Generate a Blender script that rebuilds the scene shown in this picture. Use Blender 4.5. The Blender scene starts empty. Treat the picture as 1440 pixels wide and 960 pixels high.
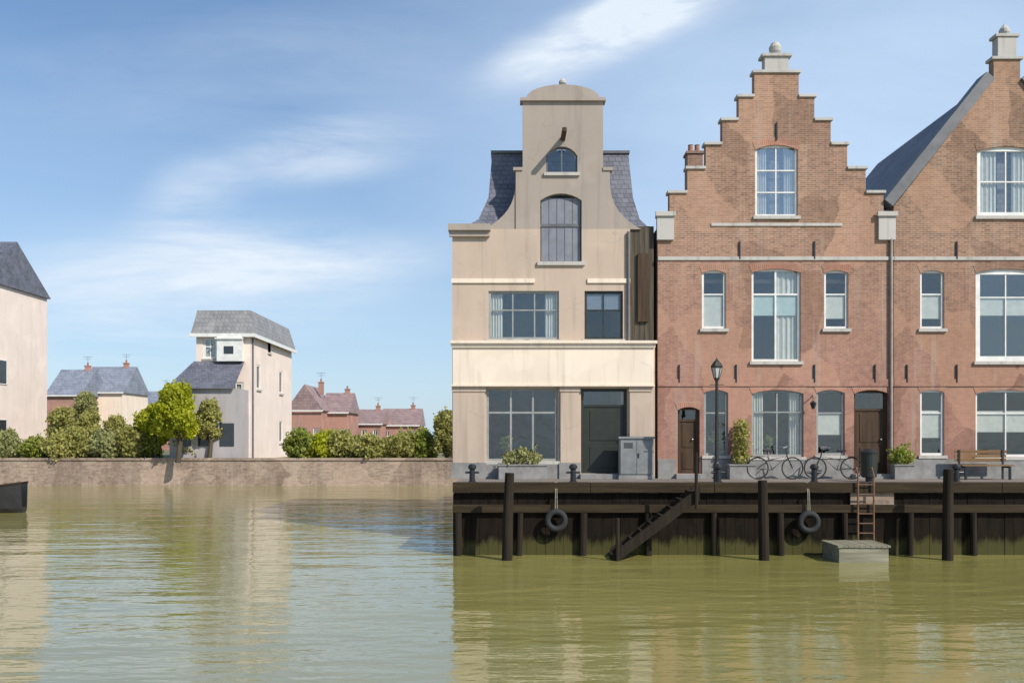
import bpy, bmesh, math, random
from mathutils import Vector, Matrix, Euler
R = math.radians
random.seed(7)
S = bpy.context.scene
COL = S.collection
F, HZ, CAMZ = 1247.0, 615.0, 3.3          # focal length in photo pixels, horizon row, eye height over the water
QZ = 2.0                                   # quay level
def PX(px, Y): return (px - 720.0) * Y / F
def PZ(py, Y): return CAMZ - (py - HZ) * Y / F

# ------------------------------------------------------------------ materials
class NT:
    def __init__(s, name):
        s.m = bpy.data.materials.new(name); s.m.use_nodes = True
        s.t = s.m.node_tree; s.b = s.t.nodes['Principled BSDF']; s.out = s.t.nodes['Material Output']
    def n(s, typ, **kw):
        nd = s.t.nodes.new(typ)
        for k, v in kw.items():
            if k.startswith('_'): setattr(nd, k[1:], v)
            else: nd.inputs[k.replace('__', ' ')].default_value = v
        return nd
    def l(s, a, b): s.t.links.new(a, b)
def rgb(c): return (c[0], c[1], c[2], 1.0)
def ramp(nt, fac, stops):
    r = nt.n('ShaderNodeValToRGB'); e = r.color_ramp.elements
    while len(e) > len(stops): e.remove(e[-1])
    while len(e) < len(stops): e.new(0.5)
    for el, (p, c) in zip(e, stops): el.position = p; el.color = rgb(c) if not isinstance(c, (int, float)) else (c, c, c, 1)
    nt.l(fac, r.inputs['Fac']); return r.outputs['Color']
def mixc(nt, fac, a, b, mode='MIX'):
    m = nt.n('ShaderNodeMix', _data_type='RGBA', _blend_type=mode)
    for sock, v in ((m.inputs[0], fac), (m.inputs[6], a), (m.inputs[7], b)):
        if hasattr(v, 'links') or hasattr(v, 'is_linked'): nt.l(v, sock)
        else: sock.default_value = v if isinstance(v, (int, float)) else rgb(v)
    return m.outputs[2]
def noise(nt, vec, scale, detail=4, rough=.55):
    n = nt.n('ShaderNodeTexNoise', Scale=scale, Detail=detail, Roughness=rough)
    if vec is not None: nt.l(vec, n.inputs['Vector'])
    return n.outputs['Fac']
def objvec(nt): return nt.n('ShaderNodeTexCoord').outputs['Object']
def scaled(nt, vec, s):
    m = nt.n('ShaderNodeMapping'); m.inputs['Scale'].default_value = s; nt.l(vec, m.inputs['Vector']); return m.outputs['Vector']
def bump(nt, h, strength, dist):
    b = nt.n('ShaderNodeBump', Strength=strength, Distance=dist); nt.l(h, b.inputs['Height']); nt.l(b.outputs['Normal'], nt.b.inputs['Normal'])
def plain(name, c, rough=.6, var=.25, scale=3.0, metal=0.0, bmp=.0, spec=.5):
    nt = NT(name); v = objvec(nt)
    a = noise(nt, v, scale, 6, .6)
    f = ramp(nt, a, [(.3, 0.0), (.7, 1.0)])
    d = tuple(x * (1 - var) for x in c); e = tuple(min(1, x * (1 + var * .6)) for x in c)
    nt.l(mixc(nt, f, d, e), nt.b.inputs['Base Color'])
    nt.b.inputs['Roughness'].default_value = rough; nt.b.inputs['Metallic'].default_value = metal
    nt.b.inputs['Specular IOR Level'].default_value = spec
    if bmp: bump(nt, noise(nt, v, scale * 12, 4), .5, bmp)
    return nt.m
def wallvec(nt):
    o = objvec(nt); s = nt.n('ShaderNodeSeparateXYZ'); nt.l(o, s.inputs[0])
    a = nt.n('ShaderNodeMath', _operation='ADD'); nt.l(s.outputs[0], a.inputs[0]); nt.l(s.outputs[1], a.inputs[1])
    c = nt.n('ShaderNodeCombineXYZ'); nt.l(a.outputs[0], c.inputs[0]); nt.l(s.outputs[2], c.inputs[1])
    return c.outputs[0], o, s.outputs[2]
def brick(name, c1, c2, mortar, grime=.35, low=None, h=.065, w=.22):
    nt = NT(name); v, o, z = wallvec(nt)
    b = nt.n('ShaderNodeTexBrick', Scale=1.0, Mortar__Size=.010, Bias=-.1)
    b.inputs['Brick Width'].default_value = w; b.inputs['Row Height'].default_value = h
    b.inputs['Color1'].default_value = rgb(c1); b.inputs['Color2'].default_value = rgb(c2); b.inputs['Mortar'].default_value = rgb(mortar)
    b.inputs['Mortar Smooth'].default_value = .4
    nt.l(v, b.inputs['Vector'])
    col = b.outputs['Color']
    if low is not None:     # repaired, redder bricks in the lower storeys
        m = nt.n('ShaderNodeMapRange'); m.inputs[1].default_value = 2.5; m.inputs[2].default_value = 8.0; m.inputs[3].default_value = .72; m.inputs[4].default_value = 0
        nt.l(z, m.inputs[0]); col = mixc(nt, m.outputs[0], col, low, 'MIX')
    n1 = noise(nt, scaled(nt, o, (.8, .8, .35)), 1.0, 6, .6)
    col = mixc(nt, ramp(nt, n1, [(.35, grime), (.62, 0.0)]), col, tuple(x * .45 for x in c1))
    n2 = noise(nt, o, 5.5, 5, .7)
    col = mixc(nt, ramp(nt, n2, [(.35, 0.0), (.75, .45)]), col, tuple(min(1, x * 1.5 + .03) for x in c2))
    n3 = noise(nt, scaled(nt, o, (5, 5, .25)), 1.0, 4, .6)
    col = mixc(nt, ramp(nt, n3, [(.55, 0.0), (.75, .22)]), col, (.10, .085, .07))
    vz = nt.n('ShaderNodeTexVoronoi', Scale=.55); dn = nt.n('ShaderNodeTexNoise', Scale=1.4, Detail=3); nt.l(o, dn.inputs['Vector'])
    va = nt.n('ShaderNodeVectorMath', _operation='MULTIPLY_ADD'); va.inputs[1].default_value = (.6, .6, .6); nt.l(dn.outputs['Color'], va.inputs[0]); nt.l(o, va.inputs[2]); nt.l(va.outputs[0], vz.inputs['Vector'])
    sp = nt.n('ShaderNodeSeparateColor'); nt.l(vz.outputs['Color'], sp.inputs[0])
    col = mixc(nt, ramp(nt, sp.outputs[0], [(.62, 0.0), (.66, .30)]), col, tuple(min(1, x * 1.35 + .02) for x in c2))     # rebuilt patches
    col = mixc(nt, ramp(nt, sp.outputs[1], [(.70, 0.0), (.74, .28)]), col, tuple(x * .6 for x in c1))
    n4 = noise(nt, scaled(nt, o, (2.6, 2.6, .16)), 1.0, 5, .65)
    col = mixc(nt, ramp(nt, n4, [(.56, 0.0), (.72, .35)]), col, (.42, .37, .31))     # lime runs
    nt.l(col, nt.b.inputs['Base Color']); nt.b.inputs['Roughness'].default_value = .88; nt.b.inputs['Specular IOR Level'].default_value = .2
    bump(nt, b.outputs['Fac'], -.6, .008)
    return nt.m
def plaster(name, c, dirt=(.20, .17, .13), amt=.4):
    nt = NT(name); o = objvec(nt)
    n1 = noise(nt, scaled(nt, o, (.9, .9, .45)), 1.0, 7, .6)
    col = mixc(nt, ramp(nt, n1, [(.3, 0.0), (.75, 1.0)]), tuple(x * .86 for x in c), c)
    n2 = noise(nt, scaled(nt, o, (3.5, 3.5, .22)), 1.0, 5, .65)
    col = mixc(nt, ramp(nt, n2, [(.52, 0.0), (.8, amt)]), col, dirt)
    n3 = noise(nt, scaled(nt, o, (.55, .55, .7)), 1.0, 2, .4)
    col = mixc(nt, ramp(nt, n3, [(.60, 0.0), (.64, .22)]), col, tuple(min(1, x * 1.12 + .02) for x in c))      # repaired patches
    dn = nt.n('ShaderNodeTexNoise', Scale=2.2, Detail=4); nt.l(o, dn.inputs['Vector'])
    vo = nt.n('ShaderNodeTexVoronoi', _feature='DISTANCE_TO_EDGE', Scale=.42); 
    va = nt.n('ShaderNodeVectorMath', _operation='MULTIPLY_ADD'); va.inputs[1].default_value = (.9, .9, .9); nt.l(dn.outputs['Color'], va.inputs[0]); nt.l(o, va.inputs[2]); nt.l(va.outputs[0], vo.inputs['Vector'])
    ck = nt.n('ShaderNodeMath', _operation='MULTIPLY'); nt.l(ramp(nt, vo.outputs['Distance'], [(.0, .38), (.008, 0.0)]), ck.inputs[0]); nt.l(ramp(nt, noise(nt, o, .5, 2), [(.5, 0.0), (.6, 1.0)]), ck.inputs[1])
    col = mixc(nt, ck.outputs[0], col, tuple(x * .45 for x in c))
    nt.l(col, nt.b.inputs['Base Color']); nt.b.inputs['Roughness'].default_value = .85; nt.b.inputs['Specular IOR Level'].default_value = .25
    bump(nt, noise(nt, o, 18, 5, .7), .35, .006)
    return nt.m
def tiles(name, c1, c2, w=.22, h=.16, rough=.55):
    nt = NT(name); o = objvec(nt); s = nt.n('ShaderNodeSeparateXYZ'); nt.l(o, s.inputs[0])
    a = nt.n('ShaderNodeMath', _operation='ADD'); nt.l(s.outputs[0], a.inputs[0]); nt.l(s.outputs[1], a.inputs[1])
    c = nt.n('ShaderNodeCombineXYZ'); nt.l(a.outputs[0], c.inputs[0]); nt.l(s.outputs[2], c.inputs[1])
    b = nt.n('ShaderNodeTexBrick', Scale=1.0, Mortar__Size=.012)
    b.inputs['Brick Width'].default_value = w; b.inputs['Row Height'].default_value = h
    b.inputs['Color1'].default_value = rgb(c1); b.inputs['Color2'].default_value = rgb(c2); b.inputs['Mortar'].default_value = rgb(tuple(x * .4 for x in c1))
    nt.l(c.outputs[0], b.inputs['Vector'])
    n1 = noise(nt, o, 1.3, 6, .65)
    col = mixc(nt, ramp(nt, n1, [(.4, 0.0), (.75, .5)]), b.outputs['Color'], tuple(x * 1.6 for x in c2))
    nt.l(col, nt.b.inputs['Base Color']); nt.b.inputs['Roughness'].default_value = rough
    bump(nt, b.outputs['Fac'], -.8, .02)
    return nt.m
def timber(name, c, rough=.75, along='x'):
    nt = NT(name); o = objvec(nt)
    sc = {'x': (.6, 9, 9), 'z': (9, 9, .6)}[along]
    n1 = noise(nt, scaled(nt, o, sc), 1.0, 6, .65)
    col = mixc(nt, ramp(nt, n1, [(.3, 0.0), (.75, 1.0)]), tuple(x * .5 for x in c), tuple(x * 1.35 for x in c))
    nt.l(col, nt.b.inputs['Base Color']); nt.b.inputs['Roughness'].default_value = rough; nt.b.inputs['Specular IOR Level'].default_value = .2
    bump(nt, n1, .5, .01)
    return nt.m
def glassmat(name, refl):
    nt = NT(name); t = nt.t; t.nodes.remove(nt.b)
    g = nt.n('ShaderNodeBsdfGlossy', Roughness=.012); g.inputs['Color'].default_value = (.92, .96, 1, 1)
    tr = nt.n('ShaderNodeBsdfTransparent'); tr.inputs['Color'].default_value = (.95, .965, .955, 1)
    lw = nt.n('ShaderNodeLayerWeight', Blend=.5); pw = nt.n('ShaderNodeMath', _operation='POWER'); pw.inputs[1].default_value = 5; nt.l(lw.outputs['Facing'], pw.inputs[0])
    fr = nt.n('ShaderNodeMath', _operation='MULTIPLY_ADD'); fr.inputs[1].default_value = .92; fr.inputs[2].default_value = .05; nt.l(pw.outputs[0], fr.inputs[0]); oi = nt.n('ShaderNodeObjectInfo')
    sc = nt.n('ShaderNodeVectorMath', _operation='ADD'); nt.l(objvec(nt), sc.inputs[0]); nt.l(oi.outputs['Random'], sc.inputs[1])
    n = noise(nt, sc.outputs[0], .9, 3); bp = nt.n('ShaderNodeBump', Strength=.35, Distance=.06); nt.l(n, bp.inputs['Height'])
    nt.l(bp.outputs['Normal'], g.inputs['Normal'])
    rv = nt.n('ShaderNodeMath', _operation='MULTIPLY_ADD'); rv.inputs[1].default_value = refl; rv.inputs[2].default_value = refl * .15; nt.l(oi.outputs['Random'], rv.inputs[0])
    ad = nt.n('ShaderNodeMath', _operation='ADD'); nt.l(rv.outputs[0], ad.inputs[1]); nt.l(fr.outputs[0], ad.inputs[0]); ad.use_clamp = True
    mx = nt.n('ShaderNodeMixShader'); nt.l(ad.outputs[0], mx.inputs[0]); nt.l(tr.outputs[0], mx.inputs[1]); nt.l(g.outputs[0], mx.inputs[2])
    nt.l(mx.outputs[0], nt.out.inputs['Surface'])
    return nt.m
def foliage(name, dark, light, scale=.7):
    nt = NT(name); geo = nt.n('ShaderNodeNewGeometry')
    n1 = noise(nt, geo.outputs['Position'], scale, 5, .7)
    rn = geo.outputs['Random Per Island']
    col = mixc(nt, ramp(nt, n1, [(.32, 0.0), (.68, 1.0)]), dark, light)
    col = mixc(nt, ramp(nt, rn, [(.0, 0.0), (1.0, .5)]), col, tuple(x * 1.3 for x in light))
    nt.l(col, nt.b.inputs['Base Color']); nt.b.inputs['Roughness'].default_value = .6
    tr = nt.n('ShaderNodeBsdfTranslucent'); nt.l(col, tr.inputs['Color'])
    mx = nt.n('ShaderNodeMixShader'); mx.inputs[0].default_value = .45
    nt.l(nt.b.outputs[0], mx.inputs[1]); nt.l(tr.outputs[0], mx.inputs[2]); nt.l(mx.outputs[0], nt.out.inputs['Surface'])
    return nt.m
def watermat():
    nt = NT('canal_water'); o = objvec(nt)
    n0 = noise(nt, o, .08, 3)
    col = mixc(nt, ramp(nt, n0, [(.3, 0.0), (.7, 1.0)]), (.235, .208, .060), (.295, .260, .084))
    nt.l(col, nt.b.inputs['Base Color']); nt.b.inputs['Roughness'].default_value = .06; nt.b.inputs['IOR'].default_value = 2.4; nt.b.inputs['Specular Tint'].default_value = (.68, .79, 1, 1)
    a = noise(nt, scaled(nt, o, (.22, .55, 1)), 1.0, 3, .5)
    b = noise(nt, scaled(nt, o, (.9, 2.3, 1)), 1.0, 3, .55)
    c = noise(nt, scaled(nt, o, (4.5, 9, 1)), 1.0, 2, .5)
    gust = ramp(nt, noise(nt, scaled(nt, o, (.05, .13, 1)), 1.0, 3, .5), [(.38, .25), (.62, 1.0)])
    m1 = nt.n('ShaderNodeMath', _operation='MULTIPLY_ADD'); m1.inputs[1].default_value = .28; nt.l(b, m1.inputs[0]); nt.l(a, m1.inputs[2])
    cg = nt.n('ShaderNodeMath', _operation='MULTIPLY'); nt.l(c, cg.inputs[0]); nt.l(gust, cg.inputs[1])
    m2 = nt.n('ShaderNodeMath', _operation='MULTIPLY_ADD'); m2.inputs[1].default_value = .075; nt.l(cg.outputs[0], m2.inputs[0]); nt.l(m1.outputs[0], m2.inputs[2])
    bump(nt, m2.outputs[0], .85, .09)
    return nt.m
def cobble(name, c1, c2):
    nt = NT(name); o = objvec(nt)
    b = nt.n('ShaderNodeTexBrick', Scale=1.0, Mortar__Size=.008)
    b.inputs['Brick Width'].default_value = .2; b.inputs['Row Height'].default_value = .1
    b.inputs['Color1'].default_value = rgb(c1); b.inputs['Color2'].default_value = rgb(c2); b.inputs['Mortar'].default_value = rgb((.07, .065, .055))
    nt.l(o, b.inputs['Vector'])
    col = mixc(nt, ramp(nt, noise(nt, o, .6, 5), [(.35, 0.0), (.7, .5)]), b.outputs['Color'], tuple(x * .6 for x in c1))
    nt.l(col, nt.b.inputs['Base Color']); nt.b.inputs['Roughness'].default_value = .85
    bump(nt, b.outputs['Fac'], -.5, .01)
    return nt.m
def quaymat():
    nt = NT('tarred_quay_planks'); o = objvec(nt); s = nt.n('ShaderNodeSeparateXYZ'); nt.l(o, s.inputs[0])
    n1 = noise(nt, scaled(nt, o, (5, 5, 1.1)), 1.0, 6, .7)
    col = mixc(nt, ramp(nt, n1, [(.3, 0.0), (.75, 1.0)]), (.006, .004, .003), (.020, .014, .008))
    w = nt.n('ShaderNodeMath', _operation='MULTIPLY_ADD'); w.inputs[1].default_value = 1.0; nt.l(noise(nt, scaled(nt, o, (2.2, 2.2, .5)), 1.0, 6, .75), w.inputs[0]); nt.l(s.outputs[2], w.inputs[2])
    col = mixc(nt, ramp(nt, w.outputs[0], [(.78, .95), (1.12, 0.0)]), col, (.066, .060, .020))     # weed-grown strip at the waterline
    nt.l(col, nt.b.inputs['Base Color']); nt.b.inputs['Roughness'].default_value = .85; nt.b.inputs['Specular IOR Level'].default_value = .12
    bump(nt, n1, .4, .02)
    return nt.m
M = dict(
    cream=plaster('cream_plaster', (.53, .412, .318), amt=.55),
    cream_trim=plaster('pale_stone_trim', (.82, .69, .55), amt=.45), villa=plaster('pinkish_white_plaster', (.80, .665, .575), amt=.2),
    greystone=plaster('weathered_sandstone', (.38, .315, .262), (.13, .115, .10), .5),
    brick_b=brick('red_brown_brick', (.205, .108, .068), (.37, .205, .128), (.36, .31, .25), .45, low=(.36, .17, .14)),
    brick_c=brick('brown_brick', (.175, .096, .060), (.35, .195, .118), (.34, .295, .235), .5, low=(.34, .16, .13)),
    brick_far=brick('old_quay_brick', (.24, .165, .12), (.40, .29, .21), (.36, .33, .28), .65, h=.12, w=.4),
    brick_dark=brick('dark_brown_brick', (.17, .105, .066), (.22, .135, .085), (.22, .19, .15), .4),  # darker brown brick, used for the chimney
    red_far=brick('distant_red_brick', (.33, .15, .105), (.38, .19, .14), (.36, .3, .26), .3),
    stone=plaster('pale_coping_stone', (.50, .47, .42), (.12, .11, .095), .75),
    greyplinth=plain('grey_plinth_stone', (.25, .24, .225), .8, .3, 3, bmp=.004),
    slate=tiles('dark_slate', (.088, .090, .112), (.140, .142, .172)),
    greytile=tiles('grey_roof_tile', (.19, .185, .18), (.25, .24, .235), .3, .3),
    redtile=tiles('distant_red_tile', (.22, .15, .14), (.29, .20, .185), .3, .3),
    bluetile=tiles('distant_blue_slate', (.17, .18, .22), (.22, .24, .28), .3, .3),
    lead=plain('weathered_lead', (.12, .12, .125), .5, .3, 2.5),
    white=plain('white_window_paint', (.72, .70, .65), .45, .15, 3),
    greypaint=plain('grey_green_paint', (.30, .30, .28), .5, .2, 3),
    darkpaint=plain('dark_green_paint', (.020, .024, .017), .5, .3, 3),
    brownpaint=timber('brown_door_wood', (.075, .045, .026), .5, 'z'),
    blackpaint=plain('black_iron', (.018, .018, .02), .4, .3, 5),
    bluecurtain=plain('slate_blue_blind', (.17, .20, .26), .9, .15, 6),
    curtain=plain('pale_curtain', (.52, .51, .47), .9, .12, 6),
    blind=plain('teal_blind', (.40, .49, .48), .8, .1, 6),
    room=plain('dim_interior', (.16, .13, .10), .9, .2, 2),
    glass=glassmat('window_glass', .035), skyglass=glassmat('old_reflective_glass', .13), water=watermat(), quay=quaymat(),
    street=cobble('clinker_paving', (.20, .165, .14), (.27, .225, .19)),
    bank=plain('bank_soil_and_grass', (.16, .15, .07), .9, .4, .6),
    beam=timber('weathered_quay_timber', (.045, .031, .017), .9, 'x'),
    post=timber('weathered_mooring_timber', (.026, .019, .012), .9, 'z'),
    steps=plaster('worn_stone_steps', (.15, .125, .10), (.05, .05, .03), .7) if 0 else plain('worn_stone_steps', (.13, .11, .088), .85, .35, 3, bmp=.006),
    bark=timber('bark', (.085, .065, .045), .9, 'z'),
    leaf_bright=foliage('bright_yellow_green_leaves', (.200, .225, .008), (.470, .480, .022)),
    leaf_olive=foliage('olive_leaves', (.225, .220, .050), (.440, .410, .125)),
    leaf_mid=foliage('mid_green_leaves', (.150, .180, .026), (.320, .350, .060)),
    leaf_grey=foliage('grey_green_leaves', (.215, .225, .080), (.390, .390, .160)),
    carpaint=plain('grey_car_paint', (.24, .245, .25), .3, .05, 2, metal=.4),
    tyre=plain('rubber', (.02, .02, .02), .8, .2, 8),
    chrome=plain('steel', (.5, .5, .5), .3, .1, 5, metal=.9),
    redlens=plain('red_lens', (.30, .015, .01), .2, .1, 5),
    plate=plain('yellow_plate', (.65, .45, .03), .4, .05, 5),
    terracotta=plain('terracotta', (.33, .15, .085), .8, .25, 4),
    darkglass=plain('dim_window_glass', (.035, .040, .045), .06, .2, 2), greywood=timber('silvered_deck_wood', (.26, .24, .17), .9, 'x'), rust=plain('rusty_iron', (.16, .085, .05), .8, .4, 6), frost=plain('frosted_lamp_glass', (.55, .55, .50), .35, .05, 3), zinc=plain('pale_zinc_pipe', (.30, .265, .23), .6, .25, 3), shadedgrey=plaster('shaded_front_plaster', (.42, .385, .375), amt=.35), cabinet=plain('grey_cabinet_paint', (.20, .205, .20), .55, .25, 3), oldboards=timber('tarred_weatherboards', (.100, .083, .060), .9, 'z'), oak=timber('oiled_wood', (.24, .14, .065), .6, 'x'),
    hull=plain('black_hull_paint', (.025, .022, .02), .4, .3, 2),
)

# ------------------------------------------------------------------ mesh builder
class MB:
    def __init__(s): s.v = []; s.f = []
    def add(s, vs, fs):
        o = len(s.v); s.v += [tuple(v) for v in vs]; s.f += [tuple(i + o for i in f) for f in fs]; return s
    def box(s, x0, y0, z0, x1, y1, z1, m=None):
        vs = [(x0, y0, z0), (x1, y0, z0), (x1, y1, z0), (x0, y1, z0), (x0, y0, z1), (x1, y0, z1), (x1, y1, z1), (x0, y1, z1)]
        if m is not None: vs = [m @ Vector(v) for v in vs]
        return s.add(vs, [(0, 3, 2, 1), (4, 5, 6, 7), (0, 1, 5, 4), (1, 2, 6, 5), (2, 3, 7, 6), (3, 0, 4, 7)])
    def tube(s, pts, r, n=8, cap=True):
        pts = [Vector(p) for p in pts]; rs = r if isinstance(r, (list, tuple)) else [r] * len(pts)
        rings = []
        for i, p in enumerate(pts):
            d = (pts[min(i + 1, len(pts) - 1)] - pts[max(i - 1, 0)]).normalized()
            a = d.cross(Vector((0, 0, 1)) if abs(d.z) < .9 else Vector((1, 0, 0))).normalized(); b = d.cross(a)
            rings.append([p + (a * math.cos(2 * math.pi * k / n) + b * math.sin(2 * math.pi * k / n)) * rs[i] for k in range(n)])
        vs = [v for r_ in rings for v in r_]; fs = []
        for i in range(len(pts) - 1):
            for k in range(n): fs.append((i * n + k, i * n + (k + 1) % n, (i + 1) * n + (k + 1) % n, (i + 1) * n + k))
        if cap: fs += [tuple(range(n - 1, -1, -1)), tuple((len(pts) - 1) * n + k for k in range(n))]
        return s.add(vs, fs)
    def lathe(s, prof, c=(0, 0, 0), n=20):
        vs = []; fs = []
        for (r, z) in prof:
            for k in range(n): a = 2 * math.pi * k / n; vs.append((c[0] + r * math.cos(a), c[1] + r * math.sin(a), c[2] + z))
        for i in range(len(prof) - 1):
            for k in range(n): fs.append((i * n + k, i * n + (k + 1) % n, (i + 1) * n + (k + 1) % n, (i + 1) * n + k))
        fs += [tuple(range(n - 1, -1, -1)), tuple((len(prof) - 1) * n + k for k in range(n))]
        return s.add(vs, fs)
    def torus(s, c, R_, r, axis='y', n=28, m=6):
        vs = []; fs = []
        for i in range(n):
            a = 2 * math.pi * i / n
            for j in range(m):
                b = 2 * math.pi * j / m; q = R_ + r * math.cos(b)
                p = (q * math.cos(a), r * math.sin(b), q * math.sin(a))
                if axis == 'x': p = (p[1], p[0], p[2])
                vs.append((c[0] + p[0], c[1] + p[1], c[2] + p[2]))
        for i in range(n):
            for j in range(m): fs.append((i * m + j, ((i + 1) % n) * m + j, ((i + 1) % n) * m + (j + 1) % m, i * m + (j + 1) % m))
        return s.add(vs, fs)
    def prism(s, poly, y0, y1):          # (x,z) polygon between two y
        n = len(poly)
        vs = [(x, y0, z) for x, z in poly] + [(x, y1, z) for x, z in poly]
        fs = [tuple(range(n)), tuple(range(2 * n - 1, n - 1, -1))] + [(i, i + n, (i + 1) % n + n, (i + 1) % n) for i in range(n)]
        return s.add(vs, fs)
    def build(s, name, mat, parent=None, loc=(0, 0, 0), bevel=0, smooth=False):
        me = bpy.data.meshes.new(name); me.from_pydata(s.v, [], s.f); me.validate()
        bm = bmesh.new(); bm.from_mesh(me); bmesh.ops.recalc_face_normals(bm, faces=bm.faces)
        if bevel: bmesh.ops.bevel(bm, geom=[e for e in bm.edges if e.is_manifold and e.calc_face_angle(0) > .5], offset=bevel, segments=2, affect='EDGES', profile=.6)
        bm.to_mesh(me); bm.free()
        if smooth:
            for p in me.polygons: p.use_smooth = True
        me.materials.append(M[mat] if isinstance(mat, str) else mat)
        o = bpy.data.objects.new(name, me); COL.objects.link(o); o.location = loc
        if parent: o.parent = parent
        return o
    def split(s, name, mat, parent=None, bevel=0, gap=1e-4):
        """one object per loose group of touching pieces"""
        me_v, me_f = s.v, s.f; par = list(range(len(me_v)))
        def find(i):
            while par[i] != i: par[i] = par[par[i]]; i = par[i]
            return i
        for f in me_f:
            for i in f[1:]: par[find(i)] = find(f[0])
        comps = {}
        for f in me_f: comps.setdefault(find(f[0]), []).append(f)
        items = []
        for fs in comps.values():
            ids = sorted({i for f in fs for i in f}); P = [me_v[i] for i in ids]
            items.append([[min(p[k] for p in P) for k in range(3)], [max(p[k] for p in P) for k in range(3)], fs])
        g = list(range(len(items))); t = .006
        def fg(i):
            while g[i] != i: i = g[i]
            return i
        for i in range(len(items)):
            for j in range(i):
                if all(items[i][0][k] - t <= items[j][1][k] and items[j][0][k] - t <= items[i][1][k] for k in range(3)): g[fg(i)] = fg(j)
        grp = {}
        for i, it in enumerate(items): grp.setdefault(fg(i), []).extend(it[2])
        for fs in grp.values():
            ids = sorted({i for f in fs for i in f}); mp = {a: b for b, a in enumerate(ids)}
            m = MB(); m.add([me_v[i] for i in ids], [tuple(mp[i] for i in f) for f in fs]); m.build(name, mat, parent, bevel=bevel)
def panel(outline, holes, y0, y1):
    """a wall in the XZ plane with openings cut through its thickness -> MB"""
    cu = bpy.data.curves.new('tmp', 'CURVE'); cu.dimensions = '2D'; cu.fill_mode = 'BOTH'; cu.extrude = (y1 - y0) / 2
    for poly in [outline] + holes:
        sp = cu.splines.new('POLY'); sp.points.add(len(poly) - 1); sp.use_cyclic_u = True
        for p, (x, z) in zip(sp.points, poly): p.co = (x, z, 0, 1)
    ob = bpy.data.objects.new('tmp', cu); COL.objects.link(ob)
    dg = bpy.context.evaluated_depsgraph_get(); me = bpy.data.meshes.new_from_object(ob.evaluated_get(dg))
    mb = MB(); ym = (y0 + y1) / 2
    mb.add([(v.co.x, ym + v.co.z, v.co.y) for v in me.vertices], [tuple(p.vertices) for p in me.polygons])
    bpy.data.objects.remove(ob); bpy.data.curves.remove(cu); bpy.data.meshes.remove(me)
    return mb
def rect(x0, z0, x1, z1): return [(x0, z0), (x1, z0), (x1, z1), (x0, z1)]
def arched(x0, z0, x1, z1, rise):
    n = 8; pts = [(x0, z0), (x1, z0)]
    w = (x1 - x0) / 2; rad = (w * w + rise * rise) / (2 * rise); cz = z1 - rad; a0 = math.asin(w / rad)
    for i in range(n + 1):
        a = a0 - 2 * a0 * i / n; pts.append(((x0 + x1) / 2 + rad * math.sin(a), cz + rad * math.cos(a)))
    return pts
def tag(o, label, cat, group=None, kind=None):
    if label: o['label'] = label
    if cat: o['category'] = cat
    if group: o['group'] = group
    if kind: o['kind'] = kind
    return o
def thing(name, label, cat, loc=(0, 0, 0), rz=0, group=None):
    o = bpy.data.objects.new(name, None); COL.objects.link(o); o.location = loc; o.rotation_euler = (0, 0, rz); o.empty_display_size = .3
    return tag(o, label, cat, group)
def dup(root, loc, rz, label, scale=None):
    r = root.copy(); COL.objects.link(r); r.location = loc; r.rotation_euler = (0, 0, rz); r['label'] = label
    if scale: r.scale = scale
    for ch in list(root.children):
        c = ch.copy(); COL.objects.link(c); c.parent = r
        for g in list(ch.children):
            d = g.copy(); COL.objects.link(d); d.parent = c
    return r

# ------------------------------------------------------------------ house pieces (local: x along the front, y into the house, z up)
def window(par, x0, z0, x1, z1, cols=1, rows=(), fm='white', y=.10, fw=.075, mw=.04, sill='stone', curtain=None, blind=None, name='window', gl='glass'):
    y = y - .04
    mb = MB(); d = .09
    mb.box(x0, y, z0, x0 + fw, y + d, z1).box(x1 - fw, y, z0, x1, y + d, z1)
    mb.box(x0 + fw, y, z0, x1 - fw, y + d, z0 + fw).box(x0 + fw, y, z1 - fw, x1 - fw, y + d, z1)
    ix0, ix1, iz0, iz1 = x0 + fw, x1 - fw, z0 + fw, z1 - fw
    zc = sorted(iz0 + (iz1 - iz0) * r for r in rows)
    for k in range(1, cols):
        x = ix0 + (ix1 - ix0) * k / cols; mb.box(x - mw / 2, y + .015, iz0, x + mw / 2, y + d - .015, iz1)
    for z in zc: mb.box(ix0, y + .012, z - mw / 2, ix1, y + d - .012, z + mw / 2)
    w = mb.build(name, fm, par)
    MB().box(ix0 - .01, y + .04, iz0 - .01, ix1 + .01, y + .052, iz1 + .01).build('pane', gl, w)
    if sill: MB().box(x0 - .07, -.075, z0 - .10, x1 + .07, y + .03, z0 - .002).build('sill', sill, w)
    if curtain:      # two gathered curtains behind the glass
        f = curtain; cm = MB(); W = ix1 - ix0
        if isinstance(f, tuple): sides = [f[0]]; f = f[1]
        else: sides = (0, 1)
        for side in sides:
            n = 14; wd = W * f / 2; pts = []
            for i in range(n + 1):
                xx = (ix0 + wd * i / n) if side == 0 else (ix1 - wd * i / n)
                pts.append((xx, y + .12 + .025 * math.sin(i * 1.9)))
            for (xa, ya), (xb, yb) in zip(pts, pts[1:]):
                cm.add([(xa, ya, iz0), (xb, yb, iz0), (xb, yb, iz1), (xa, ya, iz1)], [(0, 1, 2, 3)])
        cm.split('curtain', 'curtain', w)
    if blind:
        H = iz1 - iz0
        MB().box(ix0 + .01, y + .062, iz1 - H * blind[1], ix1 - .01, y + .07, iz1 - H * blind[0]).build('blind', blind[2], w)
    return w
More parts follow.
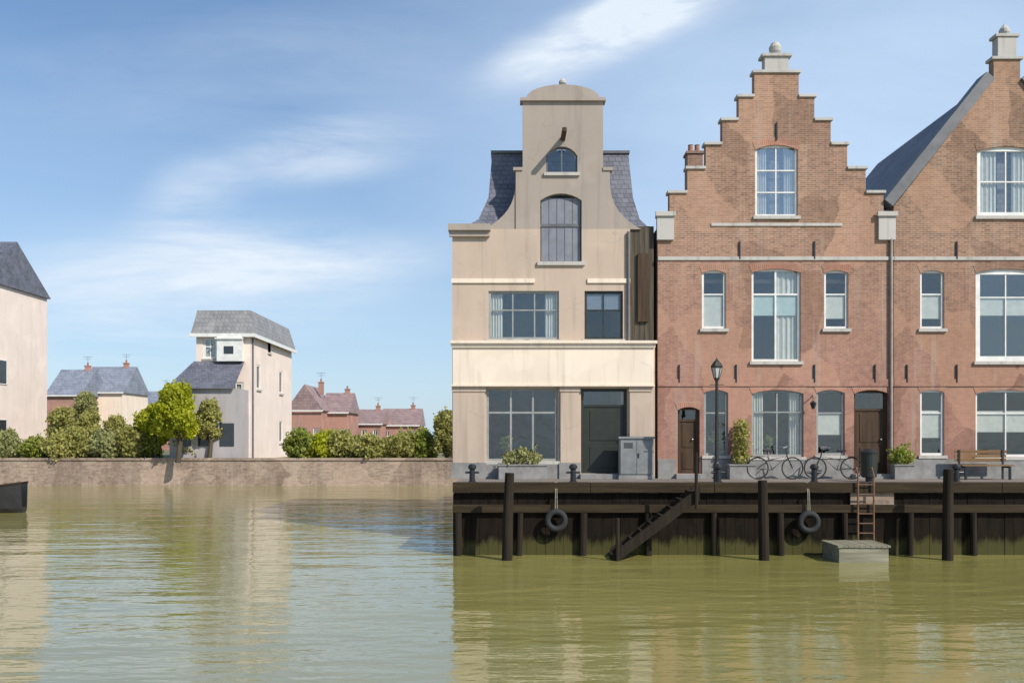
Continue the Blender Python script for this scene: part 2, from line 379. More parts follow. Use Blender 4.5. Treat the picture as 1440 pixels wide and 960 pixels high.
def door(par, x0, z0, x1, z1, leaf='darkpaint', fm='white', transom=.55, y=.14):
    mb = MB(); fw = .09; d = .10
    mb.box(x0, y, z0, x0 + fw, y + d, z1).box(x1 - fw, y, z0, x1, y + d, z1).box(x0 + fw, y, z1 - fw, x1 - fw, y + d, z1)
    zt = z1 - fw - transom
    mb.box(x0 + fw, y, zt - .07, x1 - fw, y + d, zt)
    w = mb.build('door', fm, par)
    lf = MB().box(x0 + fw, y + .03, z0, x1 - fw, y + .08, zt - .07)
    W = (x1 - x0 - 2 * fw)
    for (a, b) in ((.08, .42), (.48, .94)):
        lf.box(x0 + fw + W * .16, y + .012, z0 + (zt - z0) * a, x1 - fw - W * .16, y + .032, z0 + (zt - z0) * b - .05)
    lf.build('door_leaf', leaf, w, bevel=.006)
    MB().box(x0 + fw, y + .05, zt, x1 - fw, y + .062, z1 - fw).build('pane', 'glass', w)
    MB().lathe([(.001, 0), (.03, .01), (.035, .03), (.02, .055), (.001, .06)], (0, 0, 0), 12).build('handle', 'chrome', w, (x1 - fw - .12, y - .03, z0 + 1.05))
    return w
def shell(par, x0, x1, z0, zt, y0, y1, mat, th=.25):
    """side and back walls and floors behind a street front"""
    MB().box(x0, y0, z0, x0 + th, y1, zt).build('side_wall', mat, par)
    MB().box(x1 - th, y0, z0, x1, y1, zt).build('side_wall', mat, par)
    MB().box(x0 + th, y1 - th, z0, x1 - th, y1, zt).build('back_wall', mat, par)
    fl = MB()
    for z in (.02, (zt - z0) * .40, (zt - z0) * .80): fl.box(x0 + th, y0 + .02, z, x1 - th, y1 - th, z + .12)
    fl.box(x0 + th, y0 + 3.2, z0, x1 - th, y0 + 3.3, zt)
    fl.build('interior', 'room', par)
def chimney(par, x, y, z0, z1, mat='brick_dark', w=.55, pots=1):
    c = MB().box(x - w / 2, y - w / 2, z0, x + w / 2, y + w / 2, z1).box(x - w / 2 - .05, y - w / 2 - .05, z1, x + w / 2 + .05, y + w / 2 + .05, z1 + .1).build('chimney', mat, par)
    p = MB()
    for i in range(pots): p.lathe([(.11, 0), (.09, .3), (.11, .32)], (x + (i - (pots - 1) / 2) * .26, y, z1 + .1), 12)
    p.split('chimney_pot', 'terracotta', c)
    return c

YF = 28.2
# ================================================================== CREAM HOUSE
def cream_house():
    X0 = PX(636, YF)
    t = thing('plastered_house', 'cream plastered house with a tall narrow neck gable and slate roof at the quay corner', 'house', (X0, YF, QZ))
    lx = lambda p: PX(p, YF) - X0
    lz = lambda p: PZ(p, YF) - QZ
    W = lx(886); zc = lz(322)
    ztop = lz(143); nl, nr = lx(735), lx(848); zsh = lz(240)
    # openings
    fw1 = rect(lx(687), lz(477), lx(786), lz(409)); fw2 = rect(lx(822), lz(477), lx(876), lz(409))
    gw = rect(lx(684), lz(648), lx(784), lz(546)); gd = rect(lx(817), 0.16, lx(882), lz(546))
    ov = arched(lx(768), lz(243), lx(812), lz(206), .3)
    out = [(0, 0), (W, 0), (W, zc), (nr + .22, zc), (nr + .22, zsh), (nr, zsh), (nr, ztop), (nl, ztop), (nl, zsh), (nl - .22, zsh), (nl - .22, zc), (0, zc)]
    # lower wall in cream, the neck of the gable in greyer stone, butted at the cornice
    low = [(0, 0.0), (W, 0.0), (W, zc), (0, zc)]
    hd_low = [p for p in rect(lx(760), lz(368), lx(818), zc + 1)]
    lowo = [(0, 0), (W, 0), (W, zc), (lx(818), zc), (lx(818), lz(368)), (lx(760), lz(368)), (lx(760), zc), (0, zc)]
    panel(lowo, [fw1, fw2, gw, gd], 0, .3).build('wall', 'cream', t)
    hx0, hx1 = lx(760), lx(818); n = arched(hx0, lz(368), hx1, lz(272), .22)
    arc = n[2:]                                       # from right springing to left springing
    neck = [(nl - .22, zc), (hx0, zc)] + arc[::-1] + [(hx1, zc), (nr + .22, zc), (nr + .22, zsh), (nr, zsh), (nr, ztop), (nl, ztop), (nl, zsh), (nl - .22, zsh)]
    gb = panel(neck, [ov], 0, .3).build('gable', 'greystone', t)
    # scrolls beside the neck
    for sgn, xb in ((-1, nl - .22), (1, nr + .22)):
        pts = []
        for i in range(13):
            u = i / 12; pts.append((xb + sgn * (1.0 * (1 - u) ** 3.4), zc + (zsh + .02 - zc) * u))
        sc = [(xb, zc)] + pts
        MB().prism(sc, .04, .24).build('scroll', 'greystone', gb)
    # gable cap: moulded cornice and curved pediment
    cp = MB().box(nl - .08, -.10, ztop, nr + .08, .34, ztop + .10)
    for a, b in ((nl - .30, nl - .002), (nr + .002, nr + .30)): MB().box(a, -.04, zsh + .002, b, .32, zsh + .10).build('shoulder_cap', 'greystone', gb)
    cx = (nl + nr) / 2; w = (nr - nl) / 2 - .12
    cp.prism([(cx - w, ztop + .102)] + [(cx + w * math.cos(a), ztop + .102 + .42 * math.sin(a)) for a in [math.pi * k / 12 for k in range(0, 13)]][::-1], -.06, .3)
    cp.build('pediment', 'greystone', gb)
    MB().lathe([(.05, 0), (.06, .05), (.12, .12), (.12, .18), (.05, .27), (.001, .29)], (cx, .12, ztop + .5), 14).build('finial', 'stone', gb)
    # cornice over the first floor at the eaves, either side of the neck
    co = MB()
    for a, b in ((-.12, nl - 1.02), (nr + 1.02, W + .12)):
        if b > a: co.box(a, -.22, zc - .08, b, .32, zc + .12).box(a + .03, -.12, zc - .26, b - .03, -.002, zc - .08)
    co.split('cornice', 'greystone', t)
    # string course and shop fascia
    MB().box(-.03, -.05, lz(398), lx(752), -.002, lz(392)).box(lx(826), -.05, lz(398), W, -.002, lz(392)).split('string_course', 'cream_trim', t)
    zf0, zf1 = lz(541), lz(484)
    fa = MB().box(.02, -.16, zf0, lx(918), -.003, zf1).box(-.05, -.3, zf1, lx(918) + .1, -.003, zf1 + .09).box(-.02, -.22, zf1 - .12, lx(918) + .05, -.161, zf1 - .003).box(-.02, -.21, zf0 - .06, lx(918) + .03, -.003, zf0 - .002)
    fa.build('fascia', 'cream_trim', t, bevel=.008)
    pl = MB()
    for a, b in ((.02, lx(682)), (lx(788), lx(814)), (lx(885), lx(915))): pl.box(a, -.09, .5, b, -.003, zf0 - .062).box(a - .03, -.12, zf0 - .22, b + .03, -.091, zf0 - .064)
    pl.split('pilaster', 'cream', t, bevel=.006)
    pb = MB()
    for a, b in ((0.0, lx(683)), (lx(787), lx(815)), (lx(884), lx(916))): pb.box(a - .02, -.13, 0, b + .02, -.003, .499)
    pb.box(lx(683) + .021, -.07, 0, lx(787) - .021, -.003, lz(650)).split('plinth', 'greyplinth', t)
    # one-storey side bay on the right
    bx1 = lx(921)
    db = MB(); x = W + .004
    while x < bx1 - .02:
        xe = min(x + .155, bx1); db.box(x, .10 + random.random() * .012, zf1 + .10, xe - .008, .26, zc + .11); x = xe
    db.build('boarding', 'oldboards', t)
    MB().box(W + .25, .02, lz(452), bx1 - .2, .09, lz(356)).build('shutter', 'brownpaint', t)
    MB().box(W + .002, 0, 0, bx1, .25, zf1 + .02).box(W + .002, .27, zf1 - .2, bx1, 7, zf1 + .02).build('side_bay', 'cream', t)
    window(t, fw1[0][0], fw1[0][1], fw1[1][0], fw1[2][1], 3, (.62,), 'greypaint', curtain=.35, gl='skyglass')
    window(t, fw2[0][0], fw2[0][1], fw2[1][0], fw2[2][1], 2, (.62,), 'darkpaint', blind=(0, .36, 'bluecurtain'))
    window(t, gw[0][0], gw[0][1], gw[1][0], gw[2][1], 3, (.68,), 'greypaint', mw=.06)
    door(t, gd[0][0], gd[0][1], gd[1][0], gd[2][1], 'darkpaint', 'darkpaint', .42)
    MB().box(gd[0][0] - .05, -.45, 0, gd[1][0] + .05, .3, .155).split('doorstep', 'greyplinth', t, bevel=.01)
    w = MB().box(hx0 + .03, .12, lz(366), hx1 - .03, .19, lz(272) - .12).build('loft_door', plain('blue_grey_paint', (.20, .205, .235), .5, .2, 3), t)
    lo = MB()
    for k in range(1, 5): lo.box(hx0 + .03 + (hx1 - hx0 - .06) * k / 5 - .008, .11, lz(366), hx0 + .03 + (hx1 - hx0 - .06) * k / 5 + .008, .1195, lz(272) - .14)
    lo.box(hx0, .09, lz(318), hx1, .108, lz(314)); lo.split('batten', 'lead', w)
    MB().box(hx0 - .1, -.08, lz(368) - .12, hx1 + .1, .12, lz(368) - .002).build('sill', 'stone', w)
    window(t, lx(768), lz(243), lx(812), lz(206), 2, (), 'lead', fw=.05, sill='stone')
    # hoisting beam
    MB().box(cx - .07, -.9, lz(198), cx + .07, .2, lz(193)).build('hoist_beam', 'brownpaint', t)
    # slate roof: steep hipped mansard behind the gable
    yb = 10; zr = lz(205) + .1; R1 = lx(918)
    prof = [(0.0, -.12, zc + .12), (.30, .30, zc + .45), (.72, .62, lz(268)), (1.0, 1.0, zr)]      # bell-cast slope
    xl = [lx(652), lx(672), lx(686), lx(691)]; xr = [lx(914), lx(903), lx(895), lx(890)]; vs = []; fs = []
    for (u, yo, z), a, b in zip(prof, xl, xr): vs += [(a, .31 + max(yo, 0) * .8, z), (b, .31 + max(yo, 0) * .8, z), (b, yb - max(yo, 0) * .8, z), (a, yb - max(yo, 0) * .8, z)]
    for i in range(3):
        for k in range(4): fs.append((i * 4 + k, i * 4 + (k + 1) % 4, i * 4 + 4 + (k + 1) % 4, i * 4 + 4 + k))
    fs += [(3, 2, 1, 0), (12, 13, 14, 15)]
    rf = MB().add(vs, fs).build('roof', 'slate', t); s = 0
    MB().box(xl[3] - .04, 1.05, zr + .002, xr[3] + .04, yb - .75, zr + .09).build('ridge_flashing', 'lead', rf)
    chimney(t, W - .9, 7.5, zr - 1, zr + 1.2, 'brick_dark', .6, 2)
    shell(t, 0, W, 0, zc + .1, .3, yb, 'cream')
    MB().box(bx1 - .2, .27, 0, bx1, yb, zc + .1).build('side_wall', 'cream', t)
    MB().tube([(W - .06, -.06, zc - .1), (W - .06, -.06, zf1 + .1)], .045, 10).build('downpipe', 'lead', t)
    return t
# ================================================================== STEPPED GABLE
def stepped_house():
    X0 = PX(925, YF); t = thing('brick_house', 'red brick house with stepped gable and pale coping in the middle of the row', 'house', (X0, YF, QZ))
    lx = lambda p: PX(p, YF) - X0
    lz = lambda p: PZ(p, YF) - QZ
    W = lx(1257) - .02; cx = lx(1092)
    hw = [(330, 165), (306, 165), (290, 150), (272, 150), (238, 125), (204, 98), (170, 76), (137, 53), (103, 31)]
    steps = [(272, 150), (238, 125), (204, 99), (170, 76), (137, 53), (103, 31)]
    L = []; z_sh = lz(304)
    L.append((W, 0)); L.append((W, z_sh))
    half = [(h / 330 * W) for _, h in steps]; tops = [lz(y) for y, _ in steps]
    prev = z_sh; right = [(W, z_sh)]
    for h, zt in zip(half, tops):
        right += [(cx + h, prev), (cx + h, zt)]; prev = zt
    left = [(2 * cx - x, z) for x, z in reversed(right)]
    outline = [(0, 0), (W, 0)] + right + left
    outline[-1] = (0, z_sh)
    O = {}
    O['attic'] = arched(lx(1062), lz(304), lx(1122), lz(204), .15)
    O['c1'] = arched(lx(1057), lz(508), lx(1126), lz(378), .12)
    O['l1'] = arched(lx(987), lz(462), lx(1021), lz(380), .1)
    O['r1'] = arched(lx(1159), lz(462), lx(1193), lz(380), .1)
    O['c0'] = arched(lx(1057), lz(642), lx(1130), lz(548), .12)
    O['l0'] = arched(lx(990), lz(640), lx(1024), lz(548), .1)
    O['m0'] = arched(lx(1148), lz(640), lx(1188), lz(548), .1)
    O['r0'] = arched(lx(1201), .16, lx(1250), lz(548), .12)
    O['d0'] = arched(lx(953), .16, lx(984), lz(572), .1)
    panel(outline, list(O.values()), 0, .3).build('wall', 'brick_b', t)
    cp = MB(); prevh = None
    hs = [W / 2] + half; tz = [z_sh] + tops
    for i in range(len(hs)):
        h = hs[i]; hn = hs[i + 1] if i + 1 < len(hs) else 0
        if h - hn < .05: continue
        for s in (-1, 1):
            a, b = sorted((cx + s * (h + .06), cx + s * (hn + .002)))
            if hn == 0: a, b = cx - h - .06, cx + h + .06
            cp.box(a, -.06, tz[i] + .001, b, .36, tz[i] + .09)
            if hn == 0: break
    cp.split('coping', 'stone', t, bevel=.008)
    # pinnacle
    pn = MB().box(cx - .38, -.02, lz(103) + .092, cx + .38, .32, lz(80)).box(cx - .48, -.08, lz(80), cx + .48, .38, lz(76))
    pn.lathe([(.10, 0), (.18, .12), (.2, .25), (.12, .4), (.001, .46)], (cx, .15, lz(76)), 14)
    pn.build('pinnacle', 'stone', t, bevel=.008)
    kn = MB()
    for a, b in ((-.04, .50), (W - .50, W + .04)): kn.box(a, -.10, lz(338), b, -.003, z_sh - .03).box(a - .05, -.16, z_sh - .028, b + .05, -.061, z_sh + .12)
    kn.split('kneeler_stone', 'stone', t, bevel=.01)
    # bands and arches
    MB().box(.0, -.035, lz(543), W, -.003, lz(533)).build('brick_course', 'brick_b', t)
    bd = MB().box(0, -.04, lz(366), W, -.003, lz(361)).box(lx(1000), -.035, lz(318), lx(1184), -.003, lz(314))
    bd.split('stone_band', 'stone', t)
    ar = MB()
    for k in O:
        p = O[k][2:]; 
        top = [(x, z + .26) for x, z in p]; top[0] = (p[0][0] + .09, p[0][1] + .24); top[-1] = (p[-1][0] - .09, p[-1][1] + .24)
        ar.prism(p + top[::-1], -.010, -.003)
    ar.split('brick_arch', brick('soldier_arch_brick', (.30, .13, .08), (.37, .17, .11), (.36, .3, .24), .2, h=.22, w=.065), t)
    an = MB()
    for xx, zz in ((lx(1040), lz(352)), (lx(1145), lz(352)), (lx(955), lz(525)), (lx(1035), lz(525)), (lx(1145), lz(525)), (lx(1230), lz(525)), (lx(1092), lz(185))):
        an.box(xx - .02, -.05, zz - .28, xx + .02, -.003, zz + .28)
    an.split('wall_anchor', 'blackpaint', t)
    def win(k, *a, **kw):
        p = O[k]; x0, z0 = p[0]; x1 = p[1][0]; z1 = p[2][1]
        w = window(t, x0, z0, x1, max(q[1] for q in p), *a, **kw); return w
    win('attic', 2, (.33, .66), 'white', curtain=.55, gl='skyglass')
    win('c1', 2, (.74,), 'white', blind=(.27, .50, 'blind'), mw=.055, curtain=(1, 1.0))
    win('l1', 1, (.6,), 'white', blind=(.42, 1, 'curtain')); win('r1', 1, (.6,), 'white', blind=(.42, .85, 'curtain'))
    win('c0', 2, (.68,), 'greypaint', curtain=.45)
    win('l0', 1, (.66,), 'greypaint'); win('m0', 1, (.66,), 'greypaint', blind=(.34, .7, 'curtain'))
    door(t, O['r0'][0][0], .16, O['r0'][1][0], max(q[1] for q in O['r0']), 'brownpaint', 'brownpaint', .5)
    door(t, O['d0'][0][0], .16, O['d0'][1][0], max(q[1] for q in O['d0']), 'brownpaint', 'brownpaint', .3)
    MB().box(O['r0'][0][0] - .1, -.4, 0, O['r0'][1][0] + .1, .3, .155).box(O['d0'][0][0] - .1, -.35, 0, O['d0'][1][0] + .1, .3, .155).split('doorstep', 'greyplinth', t, bevel=.01)
    pl = MB()
    for a, b in ((0, lx(950)), (lx(987), lx(1198)), (lx(1253), W)): pl.box(a, -.05, 0, b, -.003, .62)
    pl.split('plinth', 'greyplinth', t)
    # roof
    yb = 10; zr = lz(130); z0 = z_sh - .35
    rf = MB().add([(-.0, .3, z0), (cx, .3, zr), (W, .3, z0), (0, yb, z0), (cx, yb, zr), (W, yb, z0), (0, .3, z0 - .15), (W, .3, z0 - .15), (0, yb, z0 - .15), (W, yb, z0 - .15)],
                  [(0, 1, 4, 3), (1, 2, 5, 4), (0, 6, 7, 2, 1), (3, 4, 5, 9, 8), (6, 0, 3, 8), (2, 7, 9, 5)])
    rf.build('roof', 'slate', t)
    shell(t, 0, W, 0, z0 - .16, .3, yb, 'brick_b')
    chimney(t, cx - 1.2, 7, zr - 2, zr + .2, 'brick_b', .6, 2)
    MB().tube([(W - .09, -.07, lz(336)), (W - .09, -.07, .3)], .04, 10).build('downpipe', 'zinc', t)
    la = MB().tube([(lx(1139), -.02, lz(560)), (lx(1139), -.25, lz(556)), (lx(1139), -.3, lz(562))], .015, 6).lathe([(.04, 0), (.1, .16), (.11, .18), (.03, .26)], (lx(1139), -.3, lz(562) - .3), 8)
    la.build('wall_lantern', 'blackpaint', t)
    return t
# ================================================================== SPOUT GABLE
def spout_house():
    X0 = PX(1257, YF); t = thing('brick_house', 'brown brick house with a straight pointed gable edged in dark lead at the right end', 'house', (X0, YF, QZ))
    lx = lambda p: PX(p, YF) - X0
    lz = lambda p: PZ(p, YF) - QZ
    W = lx(1575); cx = lx(1416); z_sh = lz(290); zp = lz(112); ph = .42
    outline = [(0, 0), (W, 0), (W, z_sh), (cx + ph, zp), (cx + ph, lz(84)), (cx - ph, lz(84)), (cx - ph, zp), (0, z_sh)]
    O = {}
    O['attic'] = arched(lx(1374), lz(304), lx(1458), lz(206), .15)
    O['c1'] = arched(lx(1372), lz(508), lx(1460), lz(378), .12)
    O['l1'] = arched(lx(1294), lz(462), lx(1328), lz(380), .1); O['r1'] = arched(lx(1504), lz(462), lx(1538), lz(380), .1)
    O['c0'] = arched(lx(1372), lz(642), lx(1460), lz(548), .12)
    O['l0'] = arched(lx(1294), lz(640), lx(1328), lz(548), .1)
    O['r0'] = arched(lx(1500), .16, lx(1545), lz(548), .12)
    panel(outline, list(O.values()), 0, .3).build('wall', 'brick_c', t)
    sl = MB()
    for s in (-1, 1):
        a = Vector((cx + s * (W / 2 + .06), z_sh - .02)); b = Vector((cx + s * (ph + .004), zp)); n = Vector((b - a)).normalized(); q = Vector((n.y, -n.x)) * s * -1
        if q.y < 0: q = -q
        e = .34
        sl.prism([tuple(a + q * .004), tuple(b + q * .004), tuple(b + q * e), tuple(a + q * e)], -.10, .5)
    sl.split('verge_capping', 'lead', t)
    pn = MB().box(cx - ph - .08, -.06, lz(84) + .002, cx + ph + .08, .36, lz(80)).box(cx - .3, -.02, lz(80), cx + .3, .32, lz(52)).box(cx - .38, -.06, lz(52), cx + .38, .36, lz(48))
    pn.lathe([(.1, 0), (.16, .1), (.16, .2), (.001, .4)], (cx, .15, lz(48)), 12)
    pn.build('pinnacle', 'stone', t, bevel=.008)
    MB().box(.0, -.035, lz(543), W, -.003, lz(533)).build('brick_course', 'brick_c', t)
    MB().box(0, -.04, lz(366), W, -.003, lz(361)).split('stone_band', 'stone', t)
    ar = MB()
    for k in O:
        p = O[k][2:]
        top = [(x, z + .26) for x, z in p]; top[0] = (p[0][0] + .09, p[0][1] + .24); top[-1] = (p[-1][0] - .09, p[-1][1] + .24)
        ar.prism(p + top[::-1], -.010, -.003)
    ar.split('brick_arch', 'brick_c', t)
    def win(k, *a, **kw):
        p = O[k]; return window(t, p[0][0], p[0][1], p[1][0], max(q[1] for q in p), *a, **kw)
    win('attic', 2, (.5,), 'white', curtain=.7, fw=.14, gl='skyglass')
    win('c1', 2, (.72,), 'white', fw=.17, blind=(.27, .5, 'curtain'), gl='skyglass'); win('l1', 1, (.6,), 'white', blind=(.38, .85, 'curtain')); win('r1', 1, (.6,), 'white', curtain=.9)
    win('c0', 2, (.66,), 'white', blind=(.30, .64, 'curtain')); win('l0', 1, (.66,), 'white', blind=(.3, .75, 'curtain'))
    door(t, O['r0'][0][0], .16, O['r0'][1][0], max(q[1] for q in O['r0']))
    MB().box(O['r0'][0][0] - .1, -.4, 0, O['r0'][1][0] + .1, .3, .155).split('doorstep', 'greyplinth', t, bevel=.01)
    MB().box(0, -.05, 0, lx(1497), -.003, .62).box(lx(1548), -.05, 0, W, -.003, .62).split('plinth', 'greyplinth', t)
    an = MB()
    for xx, zz in ((lx(1345), lz(352)), (lx(1485), lz(352)), (lx(1345), lz(525)), (lx(1275), lz(525))): an.box(xx - .02, -.05, zz - .28, xx + .02, -.003, zz + .28)
    an.split('wall_anchor', 'blackpaint', t)
    yb = 10; zr = zp + .4; z0 = z_sh
    MB().add([(0, .3, z0), (cx, .3, zr), (W, .3, z0), (0, yb, z0), (cx, yb, zr), (W, yb, z0), (0, .3, z0 - .15), (W, .3, z0 - .15), (0, yb, z0 - .15), (W, yb, z0 - .15)],
             [(0, 1, 4, 3), (1, 2, 5, 4), (0, 6, 7, 2, 1), (3, 4, 5, 9, 8), (6, 0, 3, 8), (2, 7, 9, 5)]).build('roof', 'slate', t)
    shell(t, 0, W, 0, z0 - .16, .3, yb, 'brick_c')
    return t
cream_house(); stepped_house(); spout_house()

# ------------------------------------------------------------------ water and ground
def sheet(name, x0, y0, x1, y1, z, mat):
    return tag(MB().add([(x0, y0, z), (x1, y0, z), (x1, y1, z), (x0, y1, z)], [(0, 1, 2, 3)]).build(name, mat), None, None, None, 'structure')
sheet('water', -900, -300, 900, 1500, 0, 'water')
sheet('water_bed', -900, -300, 900, 1500, -1.5, 'bank')
QX0 = PX(637, 25.0)
s = MB().box(QX0 + .02, 25.05, -.5, 40, 60.9, QZ).build('street', 'street'); tag(s, None, None, None, 'structure')
FB = 61.0
s = MB().box(-300, FB + .3, -.5, 300, 900, 1.7).build('far_bank', 'bank'); tag(s, None, None, None, 'structure')
# timber quay on the right
def quay():
    t = thing('quay_wall', 'dark tarred timber quay wall in front of the three gabled houses', 'quay wall', (QX0, 25, 0))
    pk = MB(); x = 0; L = 38
    while x < L:
        w = .24 + random.random() * .05; o = random.random() * .02
        pk.box(x + .004, -.02 - o, -.6, x + w - .004, .045, 1.72 + random.random() * .02); x += w
    pk.build('planking', 'quay', t)
    cb = MB(); x = 0
    while x < L:
        w = 3.0 + random.random() * 1.2; cb.box(x + .006, -.20, 1.76, x + w - .006, .30, 2.03 + random.random() * .008); x += w
    cb.split('cap_beam', 'beam', t, bevel=.012)
    ax = PX(1198, 24.8) - QX0; MB().box(ax, -.10, 1.425, ax + 1.22, -.046, 1.755).build('brick_patch', 'brick_far', t)
    wb = MB().box(0, -.17, 1.20, L, -.045, 1.42)
    wb.build('waling', 'beam', t, bevel=.01)
    pl = MB(); x = .15
    while x < L:
        dx = random.uniform(-.05, .05); pl.tube([(x + dx, -.17, -.6), (x, -.16, 1.19)], random.uniform(.08, .115), 10); x += 1.7 + random.random() * .2
    pl.split('pile', 'post', t)
    return t
quay()
def water_stairs(px_top, px_bot, label, mat):
    Y = 24.8; a, b = PX(px_top, Y), PX(px_bot, Y); n = 9; dx = (b - a) / (n - 1); zs = [1.86 - 1.72 * i / (n - 1) for i in range(n)]
    if mat != 'post':
        t = MB(); prof = [(a - dx * .5, -.6)]
        for i, z in enumerate(zs): prof += [(a + dx * (i - .5), z), (a + dx * (i + .5), z)]
        prof += [(b + dx * .5, .10), (b + dx * 2.6, .10), (b + dx * 2.6, -.6)]
        t.prism(prof, -.95, -.19); o = t.build('water_stairs', mat, None, (0, Y - .01, 0), bevel=.015)
        return tag(o, label, 'stairs', 'steps going down the quay to the water')
    r = thing('water_stairs', label, 'stairs', (0, Y - .01, 0))
    for i, z in enumerate(zs):
        x = a + dx * i; MB().box(x - abs(dx) * .55, -.948, z - .05, x + abs(dx) * .55, -.222, z).build('tread', mat, r, bevel=.006)
    for yy in (-.95, -.17): MB().prism([(a - dx * .4, 1.98), (a - dx * .4, 1.62), (b + dx * .4, -.12), (b + dx * .4, .22)], yy - .05, yy).build('stringer', mat, r)
    MB().tube([(b, -1.06, -.6), (b, -1.06, 1.15)], .055, 8).build('post', mat, r)
    MB().tube([(a, -1.06, 1.4), (a, -1.06, 2.9)], .045, 8).build('post', mat, r)
    return r
def landing_stage(px0, px1, label):
    Y = 24.0; x0, x1 = PX(px0, Y), PX(px1, Y); W = x1 - x0
    t = thing('landing_stage', label, 'landing stage', (x0, Y, 0))
    f = MB()
    for yy in (-.62, .50): f.box(0, yy, -.3, W, yy + .12, .40)
    for xx in (0, W - .12): f.box(xx, -.499, -.3, xx + .12, .499, .40)
    f.build('float', 'greywood', t, bevel=.01)
    d = MB(); x = -.04
    while x < W: d.box(x, -.66, .402 + random.random() * .01, min(x + .135, W + .04), .64, .45 + random.random() * .012); x += .145
    d.build('decking', 'greywood', t)
landing_stage(1168, 1236, 'small grey weathered wooden landing stage floating below the litter bin')
def ladder(px, label):
    t = thing('ladder', label, 'ladder', (PX(px, 24.8), 24.72, 0))
    for x in (-.22, .22): MB().tube([(x, 0, -.4), (x, 0, 2.25), (x, .12, 2.45), (x, .35, 2.40)], .028, 8).build('rail', 'rust', t)
    for k in range(8): MB().tube([(-.22, 0, .1 + k * .27), (.22, 0, .1 + k * .27)], .018, 6).build('rung', 'rust', t)
ladder(1216, 'rusty iron ladder on the quay above the floating landing stage')

water_stairs(968, 862, 'worn dark wooden steps with posts down to the water left of the brick house', 'post')
# far quay walls
tag(MB().box(-300, FB, -.5, QX0, FB + .28, 1.74).box(-300, FB - .08, 1.742, QX0, FB + .34, 1.9).build('canal_wall', 'brick_far'), 'long low brick canal wall along the far bank on the left', 'canal wall')

# ------------------------------------------------------------------ far buildings
def gable_house(name, label, X0, X1, Y, D, z0, eave, ridge, wall, roof, axis='x', win=(2, 2), ch=1, hip=0, group=None, winm='white'):
    t = thing(name, label, 'house', (X0, Y, z0), 0, group); W = X1 - X0; e, r = eave - z0, ridge - z0
    holes = []; nx, nz = win
    for j in range(nz):
        for i in range(nx):
            cxx = W * (i + .5) / nx; w = min(1.1, W / nx * .45); zb = .9 + j * (e - .5) / nz; h = min(1.7, (e - .6) / nz * .62)
            holes.append(rect(cxx - w / 2, zb, cxx + w / 2, zb + h))
    out = rect(0, 0, W, e)
    if axis == 'y': out = [(0, 0), (W, 0), (W, e), (W / 2, r - .1), (0, e)]
    panel(out, holes, 0, .25).build('wall', wall, t)
    MB().box(0, .25, 0, .25, D, e).box(W - .25, .25, 0, W, D, e).box(.25, D - .25, 0, W - .25, D, e).box(.25, 1.6, 0, W - .25, 1.7, e).split('outer_wall', wall, t)
    for h in holes: window(t, h[0][0], h[0][1], h[1][0], h[2][1], 2, (.6,), winm, fw=.09, mw=.06, sill='stone', curtain=.6 if random.random() < .5 else None)
    o = .22
    if axis == 'x':
        hp = hip
        vs = [(-o, -o, e), (W + o, -o, e), (W + o, D + o, e), (-o, D + o, e), (hp - o, D / 2, r), (W - hp + o, D / 2, r)]
        fs = [(0, 1, 5, 4), (1, 2, 5), (2, 3, 4, 5), (3, 0, 4), (3, 2, 1, 0)]
    else:
        vs = [(-o, -o + .2, e), (W + o, -o + .2, e), (W + o, D + o, e), (-o, D + o, e), (W / 2, -o + .2, r), (W / 2, D + o, r)]
        fs = [(0, 4, 5, 3), (1, 2, 5, 4), (0, 1, 4), (2, 3, 5), (3, 2, 1, 0)]
    rf = MB().add(vs, fs).build('roof', roof, t)
    if ch: chimney(t, W * .78, D * .5, r - .9, r + .35, 'red_far', .5, 1)
    if ch and W > 3.2 and D < 8: MB().tube([(W * .78, D * .5, r + .3), (W * .78, D * .5, r + 1.5)], .025, 5).tube([(W * .78 - .5, D * .5, r + 1.4), (W * .78 + .5, D * .5, r + 1.4)], .018, 5).tube([(W * .78 - .35, D * .5, r + 1.15), (W * .78 + .35, D * .5, r + 1.15)], .018, 5).build('aerial', 'chrome', t)
    MB().box(-o, -o - .08, e - .1, W + o, -o, e + .05).build('gutter', 'white', t)
    return t
